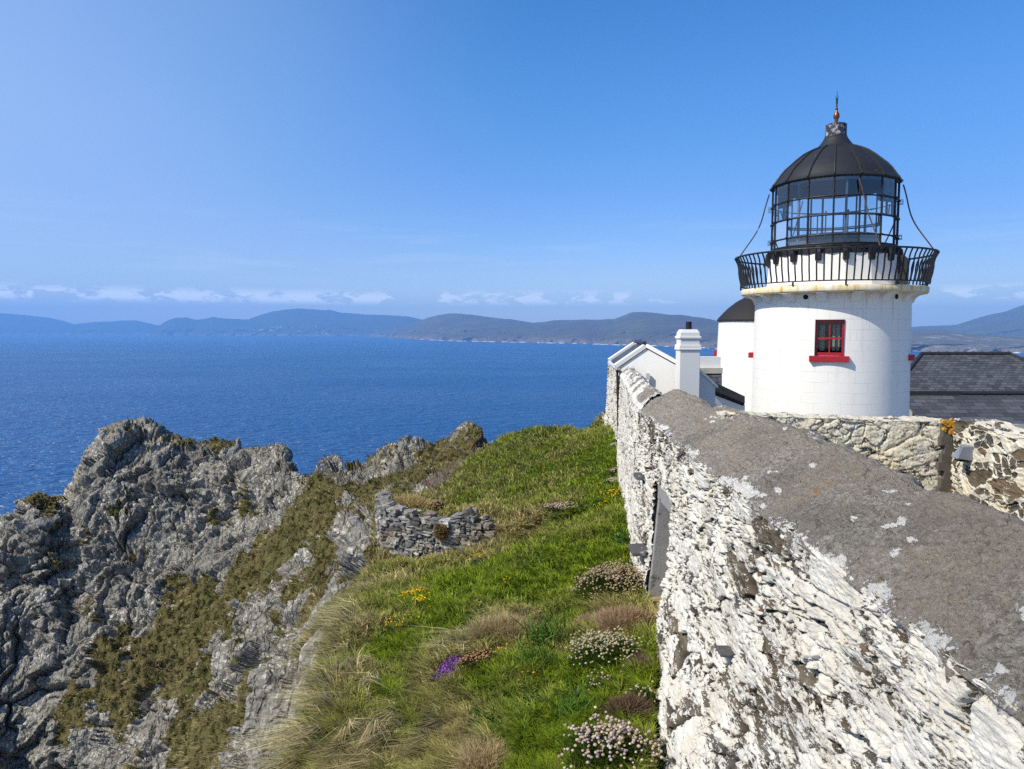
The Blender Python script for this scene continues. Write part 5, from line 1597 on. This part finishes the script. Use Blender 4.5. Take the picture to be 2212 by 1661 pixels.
# stub of old wall beyond the house corner
def stub():
    Y = np.linspace(0, .9, 60)[None]
    d = np.linspace(0, 1.6, 90)[:, None] + 0 * Y
    hh, paint, col = stone_field(Y + 60 + 0 * d, d, .34, .2, 19)
    O = at(1317, 880, 22.0)
    X = -hh - d * 0.04 + .06 * np.floor(d / .35) * -0.2
    me = fast_mesh('stub_wall', np.stack([X, Y + 0 * d, -d], -1).reshape(-1, 3), grid_faces(90, 60), True, {'paint': np.clip(paint - .1, 0, 1).ravel(), 'stone': col.reshape(-1, 3)})
    o = link('stub_wall', me, M['whitewash'])
    o.location = O
    tag(o, 'low broken end of whitewashed wall beyond the house corner above the sea', 'wall')
    b = MB().hexa([(0.0, -.05, -1.7), (.3, -.05, -1.7), (.3, .92, -1.7), (0.0, .92, -1.7)], [(0.02, -.05, 0), (.3, -.05, 0), (.3, .92, 0), (0.02, .92, 0)])
    b.build('core', M['render'], o)
stub()

# ------------------------------------------------------------------ slate roofs right of the lighthouse
def slate_house():
    O = Vector((20.5, 31.5, -3.9))
    h = empty('slate_roofed_house', tuple(O), 0, 'long low house with two tiers of dark slate roof right of the lighthouse', 'house')
    def part(b, name, mat, parent=h, **k):
        o = b.build(name, mat, parent, **k)
        o.location = -O if parent is h else (0, 0, 0)
        return o
    V3 = Vector
    rz, ry, ez, ey = -1.06, 33.2, -2.60, 31.2
    r0, r1 = V3((at(1991, 763, ry)[0], ry, rz)), V3((at(2180, 766, ry)[0], ry, rz))
    e0, e1 = V3((r0.x - 2.3, ey, ez)), V3((r1.x + 2.3, ey, ez))
    b0, b1 = V3((e0.x, ry + 2, ez)), V3((e1.x, ry + 2, ez))
    def roof(pts, u, v):
        o = part(MB().prism(pts, (0, .04, -.05)), 'roof', M['slate_far'])
        wrap_uv(o.data, lambda c: (Vector(c).dot(u), Vector(c).dot(v), 0))
        return o
    vv = (r0 - V3((r0.x, ey, ez))).normalized()
    roof([e0, e1, r1, r0], V3((1, 0, 0)), vv)
    roof([e1, b1, r1], V3((0, 1, 0)), (r1 - (e1 + b1) / 2).normalized())
    roof([b0, e0, r0], V3((0, 1, 0)), (r0 - (e0 + b0) / 2).normalized())
    roof([b1, b0, r0, r1], V3((1, 0, 0)), V3((0, -.7, .7)))
    def tiles(a, c, n, r=.085):
        for i in range(n):
            p, q = a.lerp(c, i / n), a.lerp(c, (i + 1) / n)
            d = (q - p).normalized()
            b = MB().tube([p, q - d * .01], r, 8).tube([q - d * .07, q], r * 1.22, 8)
            part(b, 'ridge_tile', M['ridge'], smooth=50)
    tiles(r0, r1, 10)
    tiles(r0, e0, 6)
    tiles(r1, e1, 6)
    part(MB().box(((e0.x + e1.x) / 2, ey - .03, ez - .04), (e1.x - e0.x, .10, .07)), 'gutter', M['gutter'])
    # lower roof
    tz, ty, lz, ly = -2.70, 31.0, -3.72, 29.0
    x0, x1 = e0.x + .2, e1.x + 3
    o = part(MB().prism([V3((x0, ly, lz)), V3((x1, ly, lz)), V3((x1, ty, tz)), V3((x0, ty, tz))], (0, .04, -.05)), 'roof', mat_slate('big_dark_slate', (0.062, 0.062, 0.063), 0.52, 0.26))
    v2 = V3((0, ty - ly, tz - lz)).normalized()
    wrap_uv(o.data, lambda c: (c[0], Vector(c).dot(v2), 0))
    part(MB().box(((x0 + at(2075, 850, 31)[0]) / 2, ty - .02, tz + .03), (at(2075, 850, 31)[0] - x0, .12, .22)), 'flashing', M['ridge'])
    tiles(V3((at(2076, 850, 31)[0], ty, tz + .05)), V3((x1, ty, tz + .05)), 9, .10)
    part(MB().box(((x0 + x1) / 2, ly - .05, lz - .03), (x1 - x0, .11, .10)), 'gutter', M['gutter'])
    part(MB().box(((x0 + x1) / 2, ly + .3, lz - .5), (x1 - x0 - .4, .3, .95)), 'wall', M['render'])
    part(MB().box(((e0.x + e1.x) / 2, ey + 1.8, -3.2), (e1.x - e0.x - .4, 3.2, 1.2)), 'wall', M['render'])
slate_house()
# ------------------------------------------------------------------ plants of the shelf, each its own thing
EXCL = []
def ground(x, y):
    p = hit(x, y, 0.03)
    return Vector(p)

def ico():
    t = (1 + 5 ** .5) / 2
    v = np.array([(-1, t, 0), (1, t, 0), (-1, -t, 0), (1, -t, 0), (0, -1, t), (0, 1, t), (0, -1, -t), (0, 1, -t), (t, 0, -1), (t, 0, 1), (-t, 0, -1), (-t, 0, 1)], float)
    v /= np.linalg.norm(v[0])
    f = np.array([(0, 11, 5), (0, 5, 1), (0, 1, 7), (0, 7, 10), (0, 10, 11), (1, 5, 9), (5, 11, 4), (11, 10, 2), (10, 7, 6), (7, 1, 8), (3, 9, 4), (3, 4, 2), (3, 2, 6), (3, 6, 8), (3, 8, 9), (4, 9, 5), (2, 4, 11), (6, 2, 10), (8, 6, 7), (9, 8, 1)])
    return v, f
ICO = ico()

def tinted(name, V, F, C, parent, smooth=False):
    me = fast_mesh(name, V, F, smooth, {'tint': C})
    return link(name, me, M['blades'], parent)

def leaf_blades(rng, base, direc, L, W, col, var=0.4):
    """curved narrow leaves; base (n,3), direc (n,3) unit"""
    n = len(base)
    side = np.cross(direc, rng.normal(size=(n, 3)))
    side /= np.linalg.norm(side, axis=1, keepdims=True) + 1e-9
    droop = np.array([0, 0, -0.25])
    mid = base + direc * L[:, None] * .55
    tip = mid + (direc + droop) * L[:, None] * .5
    V = np.stack([base - side * W * .5, base + side * W * .5, mid - side * W * .45, mid + side * W * .45, tip], 1).reshape(-1, 3)
    o = (np.arange(n) * 5)[:, None]
    c = np.array(col)[None] * (1 - var / 2 + var * 1.4 * rng.random(n))[:, None]
    return V, [o + np.array([[0, 1, 3, 2]]), o + np.array([[2, 3, 4]])], np.repeat(c, 5, 0)

def dome_points(rng, n, rx, ry, rz, pw=0.5):
    a = rng.random(n) * 2 * math.pi
    r = rng.random(n) ** pw
    lump = 1 + 0.18 * np.sin(a * 3 + rng.random() * 6) + 0.10 * np.sin(a * 5 + 2)
    X, Y = np.cos(a) * r * rx * lump, np.sin(a) * r * ry * lump
    Z = rz * np.sqrt(np.clip(1 - r ** 2, 0, 1)) * (1 + 0.15 * np.sin(X * 14) * np.cos(Y * 11))
    nn = np.stack([X / rx ** 2, Y / ry ** 2, Z / rz ** 2 + .3], 1)
    nn /= np.linalg.norm(nn, axis=1, keepdims=True)
    return np.stack([X, Y, Z], 1), nn

def mound(x, y, rx, ry, rz, label, cat, leaf, heads=None, nheads=0, hr=.012, stalk=.09, nleaf=2600, seed=0, name='thrift_clump', group=None, leafL=.09, headmul=1.0, side=None, leafW=0.006):
    g = ground(x, y)
    if y > 1200: EXCL.append((g.x, g.y, min(rx, ry) * .95))
    root = empty(name, (g.x, g.y, g.z - .02), 0, label, cat, group)
    rng = np.random.default_rng(seed + 100)
    p, nn = dome_points(rng, nleaf, rx, ry, rz)
    d = nn + rng.normal(size=nn.shape) * .45
    d /= np.linalg.norm(d, axis=1, keepdims=True)
    V, F, C = leaf_blades(rng, p, d, leafL * (.6 + .8 * rng.random(nleaf)), leafW, leaf)
    tinted('foliage', V, F, C, root)
    # solid heart so nothing shows through
    k = 20
    uu, vv = np.meshgrid(np.linspace(0, 2 * math.pi, 24), np.linspace(0, math.pi / 2, 8))
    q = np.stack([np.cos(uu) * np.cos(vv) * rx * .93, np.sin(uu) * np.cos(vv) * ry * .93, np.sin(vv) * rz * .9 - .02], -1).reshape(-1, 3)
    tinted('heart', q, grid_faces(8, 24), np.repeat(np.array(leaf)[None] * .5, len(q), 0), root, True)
    if nheads:
        cen = rng.normal(size=(5, 2)) * .45
        p, nn = dome_points(rng, nheads * 3, rx * 1.05, ry * 1.05, rz)
        w = np.max([np.exp(-(((p[:, 0] / rx - c[0]) ** 2 + (p[:, 1] / ry - c[1]) ** 2) / .16)) for c in cen], 0) + .25
        sel = rng.random(len(p)) < w
        p, nn = p[sel][:nheads], nn[sel][:nheads]
        up = nn * .5 + np.array([0, 0, .7]) + rng.normal(size=nn.shape) * .2
        hd = p + up * (stalk * (.6 + .7 * rng.random(len(p))))[:, None]
        r = hr * (.7 + .6 * rng.random(len(p)))
        v, f = ICO
        V = (hd[:, None] + v[None] * r[:, None, None] * np.array([1, 1, .75])).reshape(-1, 3)
        F = (f[None] + (np.arange(len(p)) * 12)[:, None, None]).reshape(-1, 3)
        cs = np.array(heads)[rng.integers(0, len(heads), len(p))] * (.75 + .45 * rng.random(len(p)))[:, None]
        o = tinted('flower_heads', V, F, np.repeat(cs, 12, 0), root, True)
        o['kind'] = 'stuff'
        sd = np.cross(up, [0, 1, 0]); sd /= np.linalg.norm(sd, axis=1, keepdims=True)
        V = np.stack([p - sd * .0015, p + sd * .0015, hd], 1).reshape(-1, 3)
        o = tinted('stalks', V, np.arange(len(p) * 3).reshape(-1, 3), np.repeat(np.array([[.10, .12, .04]]), len(p) * 3, 0), root)
        o['kind'] = 'stuff'
    return root

TH = [(0.46, 0.36, 0.22), (0.52, 0.42, 0.28), (0.40, 0.28, 0.16)]
CR = [(0.50, 0.44, 0.27), (0.44, 0.37, 0.20), (0.55, 0.49, 0.36)]
PK = [(0.58, 0.46, 0.36), (0.62, 0.55, 0.44), (0.55, 0.42, 0.45), (0.50, 0.38, 0.22)]
LG = (0.055, 0.095, 0.010)
mound(1328, 1285, .46, .38, .27, 'largest thrift clump, thick with beige seed heads against the white wall', 'thrift', LG, TH, 1050, .0135, .10, 3600, 1)
mound(1316, 1440, .40, .34, .21, 'thrift clump dotted with cream heads below the rusty dead mound', 'thrift', LG, CR, 460, .013, .10, 3000, 2)
mound(1300, 1500, .12, .11, .08, 'little thrift tuft with a few cream heads under the cream-dotted clump', 'thrift', LG, CR, 36, .012, .09, 900, 3)
mound(1316, 1650, .38, .30, .18, 'thrift clump with pinkish-white heads at the foot of the wall', 'thrift', LG, PK, 420, .0145, .10, 2600, 4)
mound(1385, 1520, .12, .10, .08, 'sparse thrift sprig with tan heads beside the dark heather', 'thrift', LG, CR, 28, .012, .09, 700, 5)
mound(1036, 1444, .19, .17, .15, 'rounded thrift clump of orange-beige heads touching the purple flowers', 'thrift', (0.07, 0.06, 0.02), [(0.50, 0.30, 0.15), (0.46, 0.27, 0.13)], 330, .011, .05, 1500, 6)
mound(986, 1458, .22, .24, .12, 'mat of bright purple thyme on the straw bank', 'thyme', (0.035, 0.04, 0.02), [(0.34, 0.10, 0.45), (0.26, 0.08, 0.36), (0.40, 0.16, 0.52)], 1100, .011, .035, 1600, 7, name='thyme_mat')
mound(940, 1572, .12, .14, .07, 'faded purple thyme patch low on the straw bank', 'thyme', (0.05, 0.05, 0.025), [(0.23, 0.12, 0.25), (0.18, 0.12, 0.18)], 110, .008, .03, 1000, 8, name='thyme_mat')
RU = (0.40, 0.28, 0.165)
mound(1352, 1362, .32, .24, .17, 'rusty dead grass mound pressed against the wall foot', 'dead grass', RU, None, 0, nleaf=4200, seed=9, name='dead_grass_mound', leafL=.13)
mound(1285, 1352, .24, .16, .06, 'flat pale rusty grass patch next to the rusty mound', 'dead grass', (0.40, 0.28, 0.18), None, 0, nleaf=2000, seed=10, name='dead_grass_mound', leafL=.10)
mound(1385, 1455, .13, .16, .10, 'dull brown dead tuft between the cream-dotted thrift and the wall', 'dead grass', (0.20, 0.14, 0.09), None, 0, nleaf=1500, seed=11, name='dead_grass_mound', leafL=.12)
mound(1360, 1548, .19, .16, .11, 'dark brown heather mound at the wall foot', 'heather', (0.17, 0.115, 0.07), [(0.24, 0.10, 0.08)], 70, .008, .04, nleaf=2600, seed=12, name='heather_mound', leafL=.10)
mound(1085, 1378, .34, .16, .10, 'dark straw tussock ridge above the purple thyme', 'tussock', (0.46, 0.37, 0.19), None, 0, nleaf=3600, seed=13, name='straw_tussock', leafL=.22)
mound(1050, 1650, .24, .18, .07, 'pale rounded straw tussock at the bottom of the slope', 'tussock', (0.50, 0.39, 0.20), None, 0, nleaf=2600, seed=14, name='straw_tussock', leafL=.14)
mound(885, 1096, .50, .26, .16, 'straw tussock spilling over the top of the ruined wall', 'tussock', (0.50, 0.39, 0.18), None, 0, nleaf=2600, seed=40, name='straw_tussock', leafL=.16, leafW=.012)
mound(943, 1106, .16, .14, .20, 'pinkish-brown thrift cushion on top of the ruined wall', 'thrift', (0.10, 0.085, 0.03), [(0.48, 0.36, 0.26), (0.40, 0.24, 0.12)], 240, .016, .06, 1500, 15)
mound(1217, 1098, .36, .14, .06, 'flat pale pink thrift patch in the grass beyond the ruin', 'thrift', (0.08, 0.10, 0.03), [(0.52, 0.40, 0.30)], 330, .019, .05, 900, 16)
mound(1330, 1043, .22, .14, .05, 'small pale thrift patch near the wall in the far grass', 'thrift', (0.08, 0.10, 0.03), [(0.48, 0.40, 0.28)], 120, .02, .05, 700, 17)
mound(1330, 1020, .16, .10, .04, 'faint pale thrift patch just past the small near-wall one', 'thrift', (0.08, 0.10, 0.03), [(0.46, 0.38, 0.26)], 50, .02, .05, 500, 18)
mound(1142, 1165, .28, .10, .05, 'thin pinkish thrift strip right of the ruined wall', 'thrift', (0.08, 0.09, 0.03), [(0.46, 0.32, 0.24)], 150, .015, .05, 900, 19)
def wall_cushion():
    root = empty('thrift_clump', (-1.52, 15.72, -4.33), 0, 'round brown thrift cushion growing out of the ruined wall face', 'thrift')
    rng = np.random.default_rng(33)
    n = 1500
    d = rng.normal(size=(n, 3)); d /= np.linalg.norm(d, axis=1, keepdims=True)
    p = d * np.array([.135, .12, .145])
    V, F, C = leaf_blades(rng, p, d, .05 * (.6 + .8 * rng.random(n)), .006, (0.19, 0.115, 0.04), .7)
    tinted('foliage', V, F, C, root)
    v, f = ICO
    q = v * np.array([.125, .11, .135])
    tinted('heart', q, f, np.repeat(np.array([[.05, .045, .015]]), 12, 0), root, True)
    h = d[d[:, 2] > -.1][:160]
    hd = h * np.array([.165, .15, .175])
    V = (hd[:, None] + v[None] * .010).reshape(-1, 3)
    F = (f[None] + (np.arange(len(h)) * 12)[:, None, None]).reshape(-1, 3)
    c = np.array([0.33, 0.19, 0.08])[None] * (.7 + .6 * rng.random(len(h)))[:, None]
    tinted('flower_heads', V, F, np.repeat(c, 12, 0), root, True)['kind'] = 'stuff'
wall_cushion()

# yellow trefoil: patches of small flowers on low leaves
def trefoil(x, y, rx, ry, n, label, seed, r=.011):
    g = ground(x, y)
    root = empty('trefoil_patch', tuple(g), 0, label, 'yellow flowers')
    rng = np.random.default_rng(seed)
    k = max(60, n * 6)
    xy = rng.normal(size=(k, 2)) * np.array([rx, ry]) * .55
    z = np.array([float(base_z(g.x + a, g.y + b)) - g.z for a, b in xy]) + .05
    p = np.concatenate([xy, z[:, None]], 1)
    d = rng.normal(size=(k, 3)) * .6 + np.array([0, 0, .8]); d /= np.linalg.norm(d, axis=1, keepdims=True)
    V, F, C = leaf_blades(rng, p, d, .06 + .05 * rng.random(k), .018, (0.040, 0.085, 0.020))
    tinted('foliage', V, F, C, root)
    v, f = ICO
    hd = p[:n] + np.array([0, 0, 1]) * (.10 + .08 * rng.random(n))[:, None]
    rr = .85 * r * (.7 + .7 * rng.random(n))
    V = (hd[:, None] + v[None] * rr[:, None, None] * np.array([1, 1, .7])).reshape(-1, 3)
    F = (f[None] + (np.arange(n) * 12)[:, None, None]).reshape(-1, 3)
    c = np.array([0.78, 0.52, 0.015])[None] * (.8 + .35 * rng.random(n))[:, None]
    tinted('flower_heads', V, F, np.repeat(c, 12, 0), root)['kind'] = 'stuff'
for a in [(893, 1300, .24, .20, 60, 'brightest yellow trefoil patch, in two dense knots on the slope', 1, .017), (910, 1316, .12, .09, 26, 'small dense yellow knot at the lower edge of the brightest trefoil patch', 2, .018),
          (1034, 1216, .14, .10, 20, 'yellow trefoil patch in the grass below the ruined wall', 3, .015), (848, 1362, .22, .18, 26, 'scattered yellow flowers between straw edge and green grass', 4, .013),
          (1322, 1085, .40, .18, 60, 'far yellow trefoil patch beside the white wall', 5, .018), (965, 1230, .10, .08, 6, 'pair of yellow flowers left of the trefoil under the ruin', 6, .014),
          (1095, 1275, .16, .14, 9, 'few yellow flowers in the middle of the green slope', 7, .013), (1085, 1432, .10, .07, 10, 'little yellow tuft right of the orange-beige thrift', 8, .012),
          (930, 1270, .35, .30, 16, 'thinly scattered yellow flowers above the brightest trefoil patch', 9, .012), (900, 1350, .40, .25, 12, 'thinly scattered yellow flowers below the brightest trefoil patch', 10, .012),
          (845, 1255, .25, .2, 8, 'few yellow flowers at the left grass edge near the ruin', 11, .013), (1130, 1490, .12, .1, 5, 'odd yellow flowers amid the green leafy weeds', 12, .010)]:
    trefoil(*a)

# broad-leaved weeds
def weed(x, y, rad, n, L, W, label, seed, col=(0.045, 0.105, 0.022), up=.5, name='leafy_weed'):
    g = ground(x, y)
    root = empty(name, tuple(g), 0, label, 'weed')
    rng = np.random.default_rng(seed)
    xy = rng.normal(size=(n, 2)) * rad * .5
    z = np.array([float(base_z(g.x + a, g.y + b)) - g.z for a, b in xy]) + rng.random(n) * rad * .5 * up + .03
    p = np.concatenate([xy, z[:, None]], 1)
    d = rng.normal(size=(n, 3)) + np.array([0, 0, up]); d /= np.linalg.norm(d, axis=1, keepdims=True)
    V, F, C = leaf_blades(rng, p, d, L * (.6 + .8 * rng.random(n)), W, col, .6)
    tinted('foliage', V, F, C, root)
for a in [(1112, 1545, .34, 420, .09, .020, 'dense patch of glossy dark leafy weeds in the near grass', 1), (1040, 1560, .20, 120, .08, .018, 'leafy weed tuft beside the straw bank', 2),
          (1240, 1520, .12, 40, .12, .034, 'pale broad-leaved rosette in the near grass', 3, (0.075, 0.14, 0.05), .3), (1180, 1400, .26, 160, .26, .012, 'tall rank grass clump in the middle of the green slope', 4, (0.075, 0.14, 0.022), 1.6),
          (1350, 1170, .30, 120, .09, .03, 'dark leafy weed by the wall past the big thrift', 5, (0.03, 0.075, 0.02)), (1205, 1008, .40, 130, .10, .06, 'low bright green weed patch on the far knoll', 6, (0.07, 0.15, 0.02), .4),
          (1160, 1020, .25, 60, .10, .06, 'smaller bright weed left of the far knoll weed patch', 7, (0.07, 0.15, 0.02), .4), (985, 1510, .10, 40, .10, .03, 'bluish broad leaf at the straw bank foot', 8, (0.07, 0.13, 0.07), .3),
          (1150, 1455, .22, 150, .22, .010, 'rank grass tuft below the tall clump', 9, (0.075, 0.14, 0.022), 1.5), (1240, 1560, .25, 160, .18, .010, 'rank grass tuft near the pink thrift', 10, (0.065, 0.13, 0.02), 1.4),
          (1060, 1225, .30, 120, .10, .03, 'dark weeds around the trefoil below the ruin', 11, (0.03, 0.075, 0.02)), (1045, 1330, .22, 90, .08, .03, 'dark weeds in the slope right of the brightest trefoil', 12, (0.035, 0.085, 0.02))]:
    weed(*a)

# loose stones lying in the grass
def boulder(x, y, s, label, seed, mat=None, flat=.7):
    g = ground(x, y)
    import bmesh
    bm = bmesh.new()
    bmesh.ops.create_icosphere(bm, subdivisions=3, radius=1)
    me = bpy.data.meshes.new('boulder')
    bm.to_mesh(me); bm.free()
    P_ = np.array([v.co for v in me.vertices])
    n = fbm(P_[:, 0] * 1.1 + seed * 7, P_[:, 1] * 1.1, P_[:, 2] * 1.1, 4)
    f1, f2, c = worley3((P_[:, 0] * 1.2 + seed).astype(np.float32), (P_[:, 1] * 1.2).astype(np.float32), (P_[:, 2] * 1.2).astype(np.float32), seed)
    P_ = P_ * (1 + .22 * n - .18 * f1)[:, None] * np.array([s, s * .8, s * flat])
    me.vertices.foreach_set('co', P_.ravel().astype(np.float32))
    o = link('boulder', me, mat or M['boulder'])
    o.location = (g.x, g.y, g.z + s * .15)
    tag(o, label, 'stone')
boulder(1226, 1004, .085, 'pale stone between the weed patches on the far knoll', 1)
boulder(1177, 1043, .07, 'pale stone lower down the far knoll', 2)
boulder(1121, 1065, .08, 'flat pale stone on the left flank of the knoll', 3, None, .4)
boulder(1330, 962, .15, 'slanting grey slate slab at the foot of the white wall', 4, M['concrete'], .35)
boulder(1335, 1062, .06, 'little pale stone close to the white wall in the far grass', 5)
boulder(1037, 947, .12, 'white stone on the crest of the turf ridge', 6)
boulder(1085, 1068, .06, 'small pale stone near the ruin in the knoll grass', 7)

# ------------------------------------------------------------------ grass blades (uncountable: one object per kind of growth)
def blades(name, idx_r, idx_c, length, width, bend, tint, label, spread=0.5, seed=1, down=0.25, flow=None, tuft=0.0, pull=0.55):
    rng = np.random.default_rng(seed)
    keep = np.ones(len(idx_r), bool)
    for ex, ey, er in EXCL:
        keep &= np.hypot(BX[idx_r, idx_c] - ex, BY[idx_r, idx_c] - ey) > er
    idx_r, idx_c, length, width, tint = idx_r[keep], idx_c[keep], length[keep], width[keep], tint[keep]
    n = len(idx_r)
    jr, jc = rng.random(n)[:, None], rng.random(n)[:, None]
    r1, c1 = np.minimum(idx_r + 1, NR - 1), np.minimum(idx_c + 1, NC - 1)
    base = P2[idx_r, idx_c] * (1 - jr) * (1 - jc) + P2[r1, idx_c] * jr * (1 - jc) + P2[idx_r, c1] * (1 - jr) * jc + P2[r1, c1] * jr * jc
    nrm = N[idx_r, idx_c]
    out = np.zeros((n, 3))
    if tuft:
        # blades gather into tufts and spread outwards from each
        q = base[:, :2] / tuft
        best = np.full(n, 9.0)
        cen = np.zeros((n, 2))
        tid = np.zeros(n, int)
        qi = np.floor(q).astype(int)
        for dx in (-1, 0, 1):
            for dy in (-1, 0, 1):
                h = _perm[_perm[(qi[:, 0] + dx) & 255] + ((qi[:, 1] + dy) & 255)]
                p_ = qi + np.array([dx, dy]) + _rnd[h, :2]
                dd = np.hypot(*(p_ - q).T)
                m = dd < best
                best = np.where(m, dd, best)
                cen = np.where(m[:, None], p_, cen)
                tid = np.where(m, h, tid)
        off = (cen * tuft - base[:, :2]) * pull
        out[:, :2] = -off / (tuft * 0.5)
        slope = -nrm[:, :2] / np.maximum(nrm[:, 2:3], 0.35)
        base = base + np.concatenate([off, np.clip((off * slope).sum(1, keepdims=True), -.3, .3)], 1)
        tint = tint * (0.62 + 0.75 * _rnd[tid, 2])[:, None]
        length = length * (0.75 + 0.6 * _rnd[tid, 0])
    dirn = np.stack([nrm[:, 0] * 1.0, nrm[:, 1] * 1.0, np.zeros(n)], 1)
    ang = rng.random(n) * 2 * math.pi
    rnd = np.stack([np.cos(ang), np.sin(ang), np.zeros(n)], 1)
    fl = np.array(flow if flow is not None else (-0.25, -0.15, 0.0))
    lean = rnd * spread * rng.random(n)[:, None] + out * 0.8 + dirn * down + fl * 0.8
    up = np.array([0, 0, 1.0])[None] * 0.75 + nrm * 0.25
    L = length[:, None]
    mid = base + (up * 0.62 + lean * 0.35) * L * 0.6
    tip = mid + (up * (0.55 - bend) + lean * (0.75 + bend)) * L * 0.55
    side = np.cross(up, rnd)
    side /= np.linalg.norm(side, axis=1, keepdims=True) + 1e-9
    w = width[:, None] * 0.5
    V = np.stack([base - side * w, base + side * w, mid - side * w * 0.8, mid + side * w * 0.8, tip], 1).reshape(-1, 3)
    o = (np.arange(n) * 5)[:, None]
    Q = o + np.array([[0, 1, 3, 2]])
    T = o + np.array([[2, 3, 4]])
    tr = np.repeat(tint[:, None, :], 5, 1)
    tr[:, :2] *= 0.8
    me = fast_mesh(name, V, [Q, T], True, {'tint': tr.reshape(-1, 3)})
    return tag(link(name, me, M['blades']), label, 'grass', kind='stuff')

def tint_mix(g, n, rng, xy):
    patch = fbm(xy[:, 0] * 1.1, xy[:, 1] * 1.1, 0.4, 4)
    k = np.clip(g + 0.10 + 0.38 * patch + rng.normal(0, 0.13, n), 0, 1)[:, None]
    straw = np.array([0.52, 0.41, 0.18]) * (0.5 + 0.8 * rng.random(n))[:, None]
    green = np.array([0.170, 0.255, 0.014]) * (0.55 + 0.85 * rng.random(n))[:, None]
    yel = np.array([0.34, 0.36, 0.04])
    y = rng.random(n)[:, None] * 0.5
    green = green * (1 - y) + yel * y * (0.6 + 0.6 * rng.random(n))[:, None]
    return straw * (1 - k) + green * k

def grow():
    rng = np.random.default_rng(21)
    # the green shelf and the knoll
    head = (BX > -3.6 - 0.10 * (BY - 8)) & (ROCKN < 0.5) & (EARTHN < 0.4)
    n = 1150000
    r, c = rng.integers(0, NR, n), rng.integers(0, NC, n)
    ok = head[r, c] & (BY[r, c] > 4.6) & (BY[r, c] < 27.5) & (BX[r, c] < np.where(BY[r, c] < 11, 1.72, 1.95 + (BY[r, c] - 11) * 0.105))
    r, c = r[ok], c[ok]
    Y = BY[r, c]
    g = GREEN[r, c]
    clump = fbm(BX[r, c] * 1.3, BY[r, c] * 1.3, 0.1, 3)
    L = (0.10 + 0.10 * rng.random(len(r)) + 0.12 * np.clip(clump, -0.3, 1) + (1 - g) * 0.10) * np.where(Y > 16, 0.9, 1.0)
    W = Y * 0.00115
    blades('grass', r, c, np.clip(L, 0.05, 0.6), W, 0.25, tint_mix(g, len(r), rng, np.stack([BX[r, c], BY[r, c]], 1)), 'wind-combed green and straw grass on the cliff-top shelf', 1.0, 3, 0.25, (-0.12, -0.08, 0.0), 0.13, 0.4)
    # long straw hanging over the cliff edge
    edge = (GREEN < 0.42) & (BY < 14) & (ROCKN < 0.6) & (BX < 0.6)
    n = 420000
    r, c = rng.integers(0, NR, n), rng.integers(0, NC, n)
    dens = fbm(BX[r, c] * 2.2, BY[r, c] * 1.2, 0.7, 3)
    ok = edge[r, c] & (dens > -0.25) & (BY[r, c] > 4.6)
    r, c = r[ok], c[ok]
    n = len(r)
    pv = np.clip(0.5 + 1.5 * fbm(BX[r, c] * 3.4, BY[r, c] * 1.3, 1.7, 3), 0, 1)[:, None]
    t = (np.array([0.72, 0.59, 0.31]) * pv + np.array([0.28, 0.22, 0.10]) * (1 - pv)) * (0.6 + 0.7 * rng.random(n))[:, None]
    gsel = rng.random(n) < 0.16
    t[gsel] = np.array([0.10, 0.15, 0.028])
    blades('straw_grass', r, c, (0.16 + 0.26 * rng.random(n)) * (0.6 + 0.8 * pv[:, 0]), BY[r, c] * 0.00135, 0.5, t, 'long dry straw grass hanging over the near cliff edge', 0.35, 5, 1.1, (-0.22, -0.30, 0.0), 0.24, 0.65)
    # tussocks on the crag
    n = 900000
    r, c = rng.integers(0, NR, n), rng.integers(0, NC, n)
    tt = tus[r, c]
    ok = (BY[r, c] > 13) & (BY[r, c] < 48) & (ROCKN[r, c] < 0.15 + 0.8 * rng.random(n)) & (EARTHN[r, c] < 0.5) & ~((BX > -3.4) & (BY < 27) & head)[r, c] & (tt > 0.15)
    ok |= (ROCKN[r, c] > 0.8) & (slope_up[r, c] > 0.8) & (tt > 0.95) & (BY[r, c] > 20)
    print('tussock', ok.sum())
    r, c = r[ok], c[ok]
    n = len(r)
    Y = BY[r, c]
    pv = np.clip(0.42 + 1.7 * fbm(BX[r, c] * 2.1, BY[r, c] * 2.1, 1.7, 4), 0, 1)[:, None]
    t = (np.array([0.68, 0.55, 0.27]) * pv + np.array([0.13, 0.112, 0.033]) * (1 - pv)) * (0.65 + 0.6 * rng.random(n))[:, None]
    gm = np.clip(GREEN[r, c] + 0.5 * fbm(BX[r, c] * .5, BY[r, c] * .5, 2.2, 3), 0, 1)[:, None] * 0.75
    t = t * (1 - gm) + np.array([0.085, 0.10, 0.020]) * gm * (0.6 + 0.7 * rng.random(n))[:, None]
    blades('tussock_grass', r, c, 0.10 + 0.16 * rng.random(n) + 0.05 * tt[ok], Y * 0.0011, 0.5, t, 'brown tussock grass covering the ledges of the rock crag', 0.6, 9, 0.5, None, 0.42, 0.5)
grow()

# ------------------------------------------------------------------ sea air: even haze round the camera and the whole scene
def haze():
    o = MB().box((0, 9300, 230), (52000, 19340, 702)).build("haze", None)
    m = bpy.data.materials.new("sea_haze")
    m.use_nodes = True
    nt = NT(m.node_tree)
    nt.n.remove(nt.n["Principled BSDF"])
    v = nt.node("ShaderNodeVolumePrincipled", {"Color": (0.24, 0.55, 1.0), "Density": 7.5e-5, "Anisotropy": 0.0})
    nt.l.new(v.outputs[0], nt.n["Material Output"].inputs["Volume"])
    o.data.materials.append(m)
    tag(o, kind="stuff")
haze()
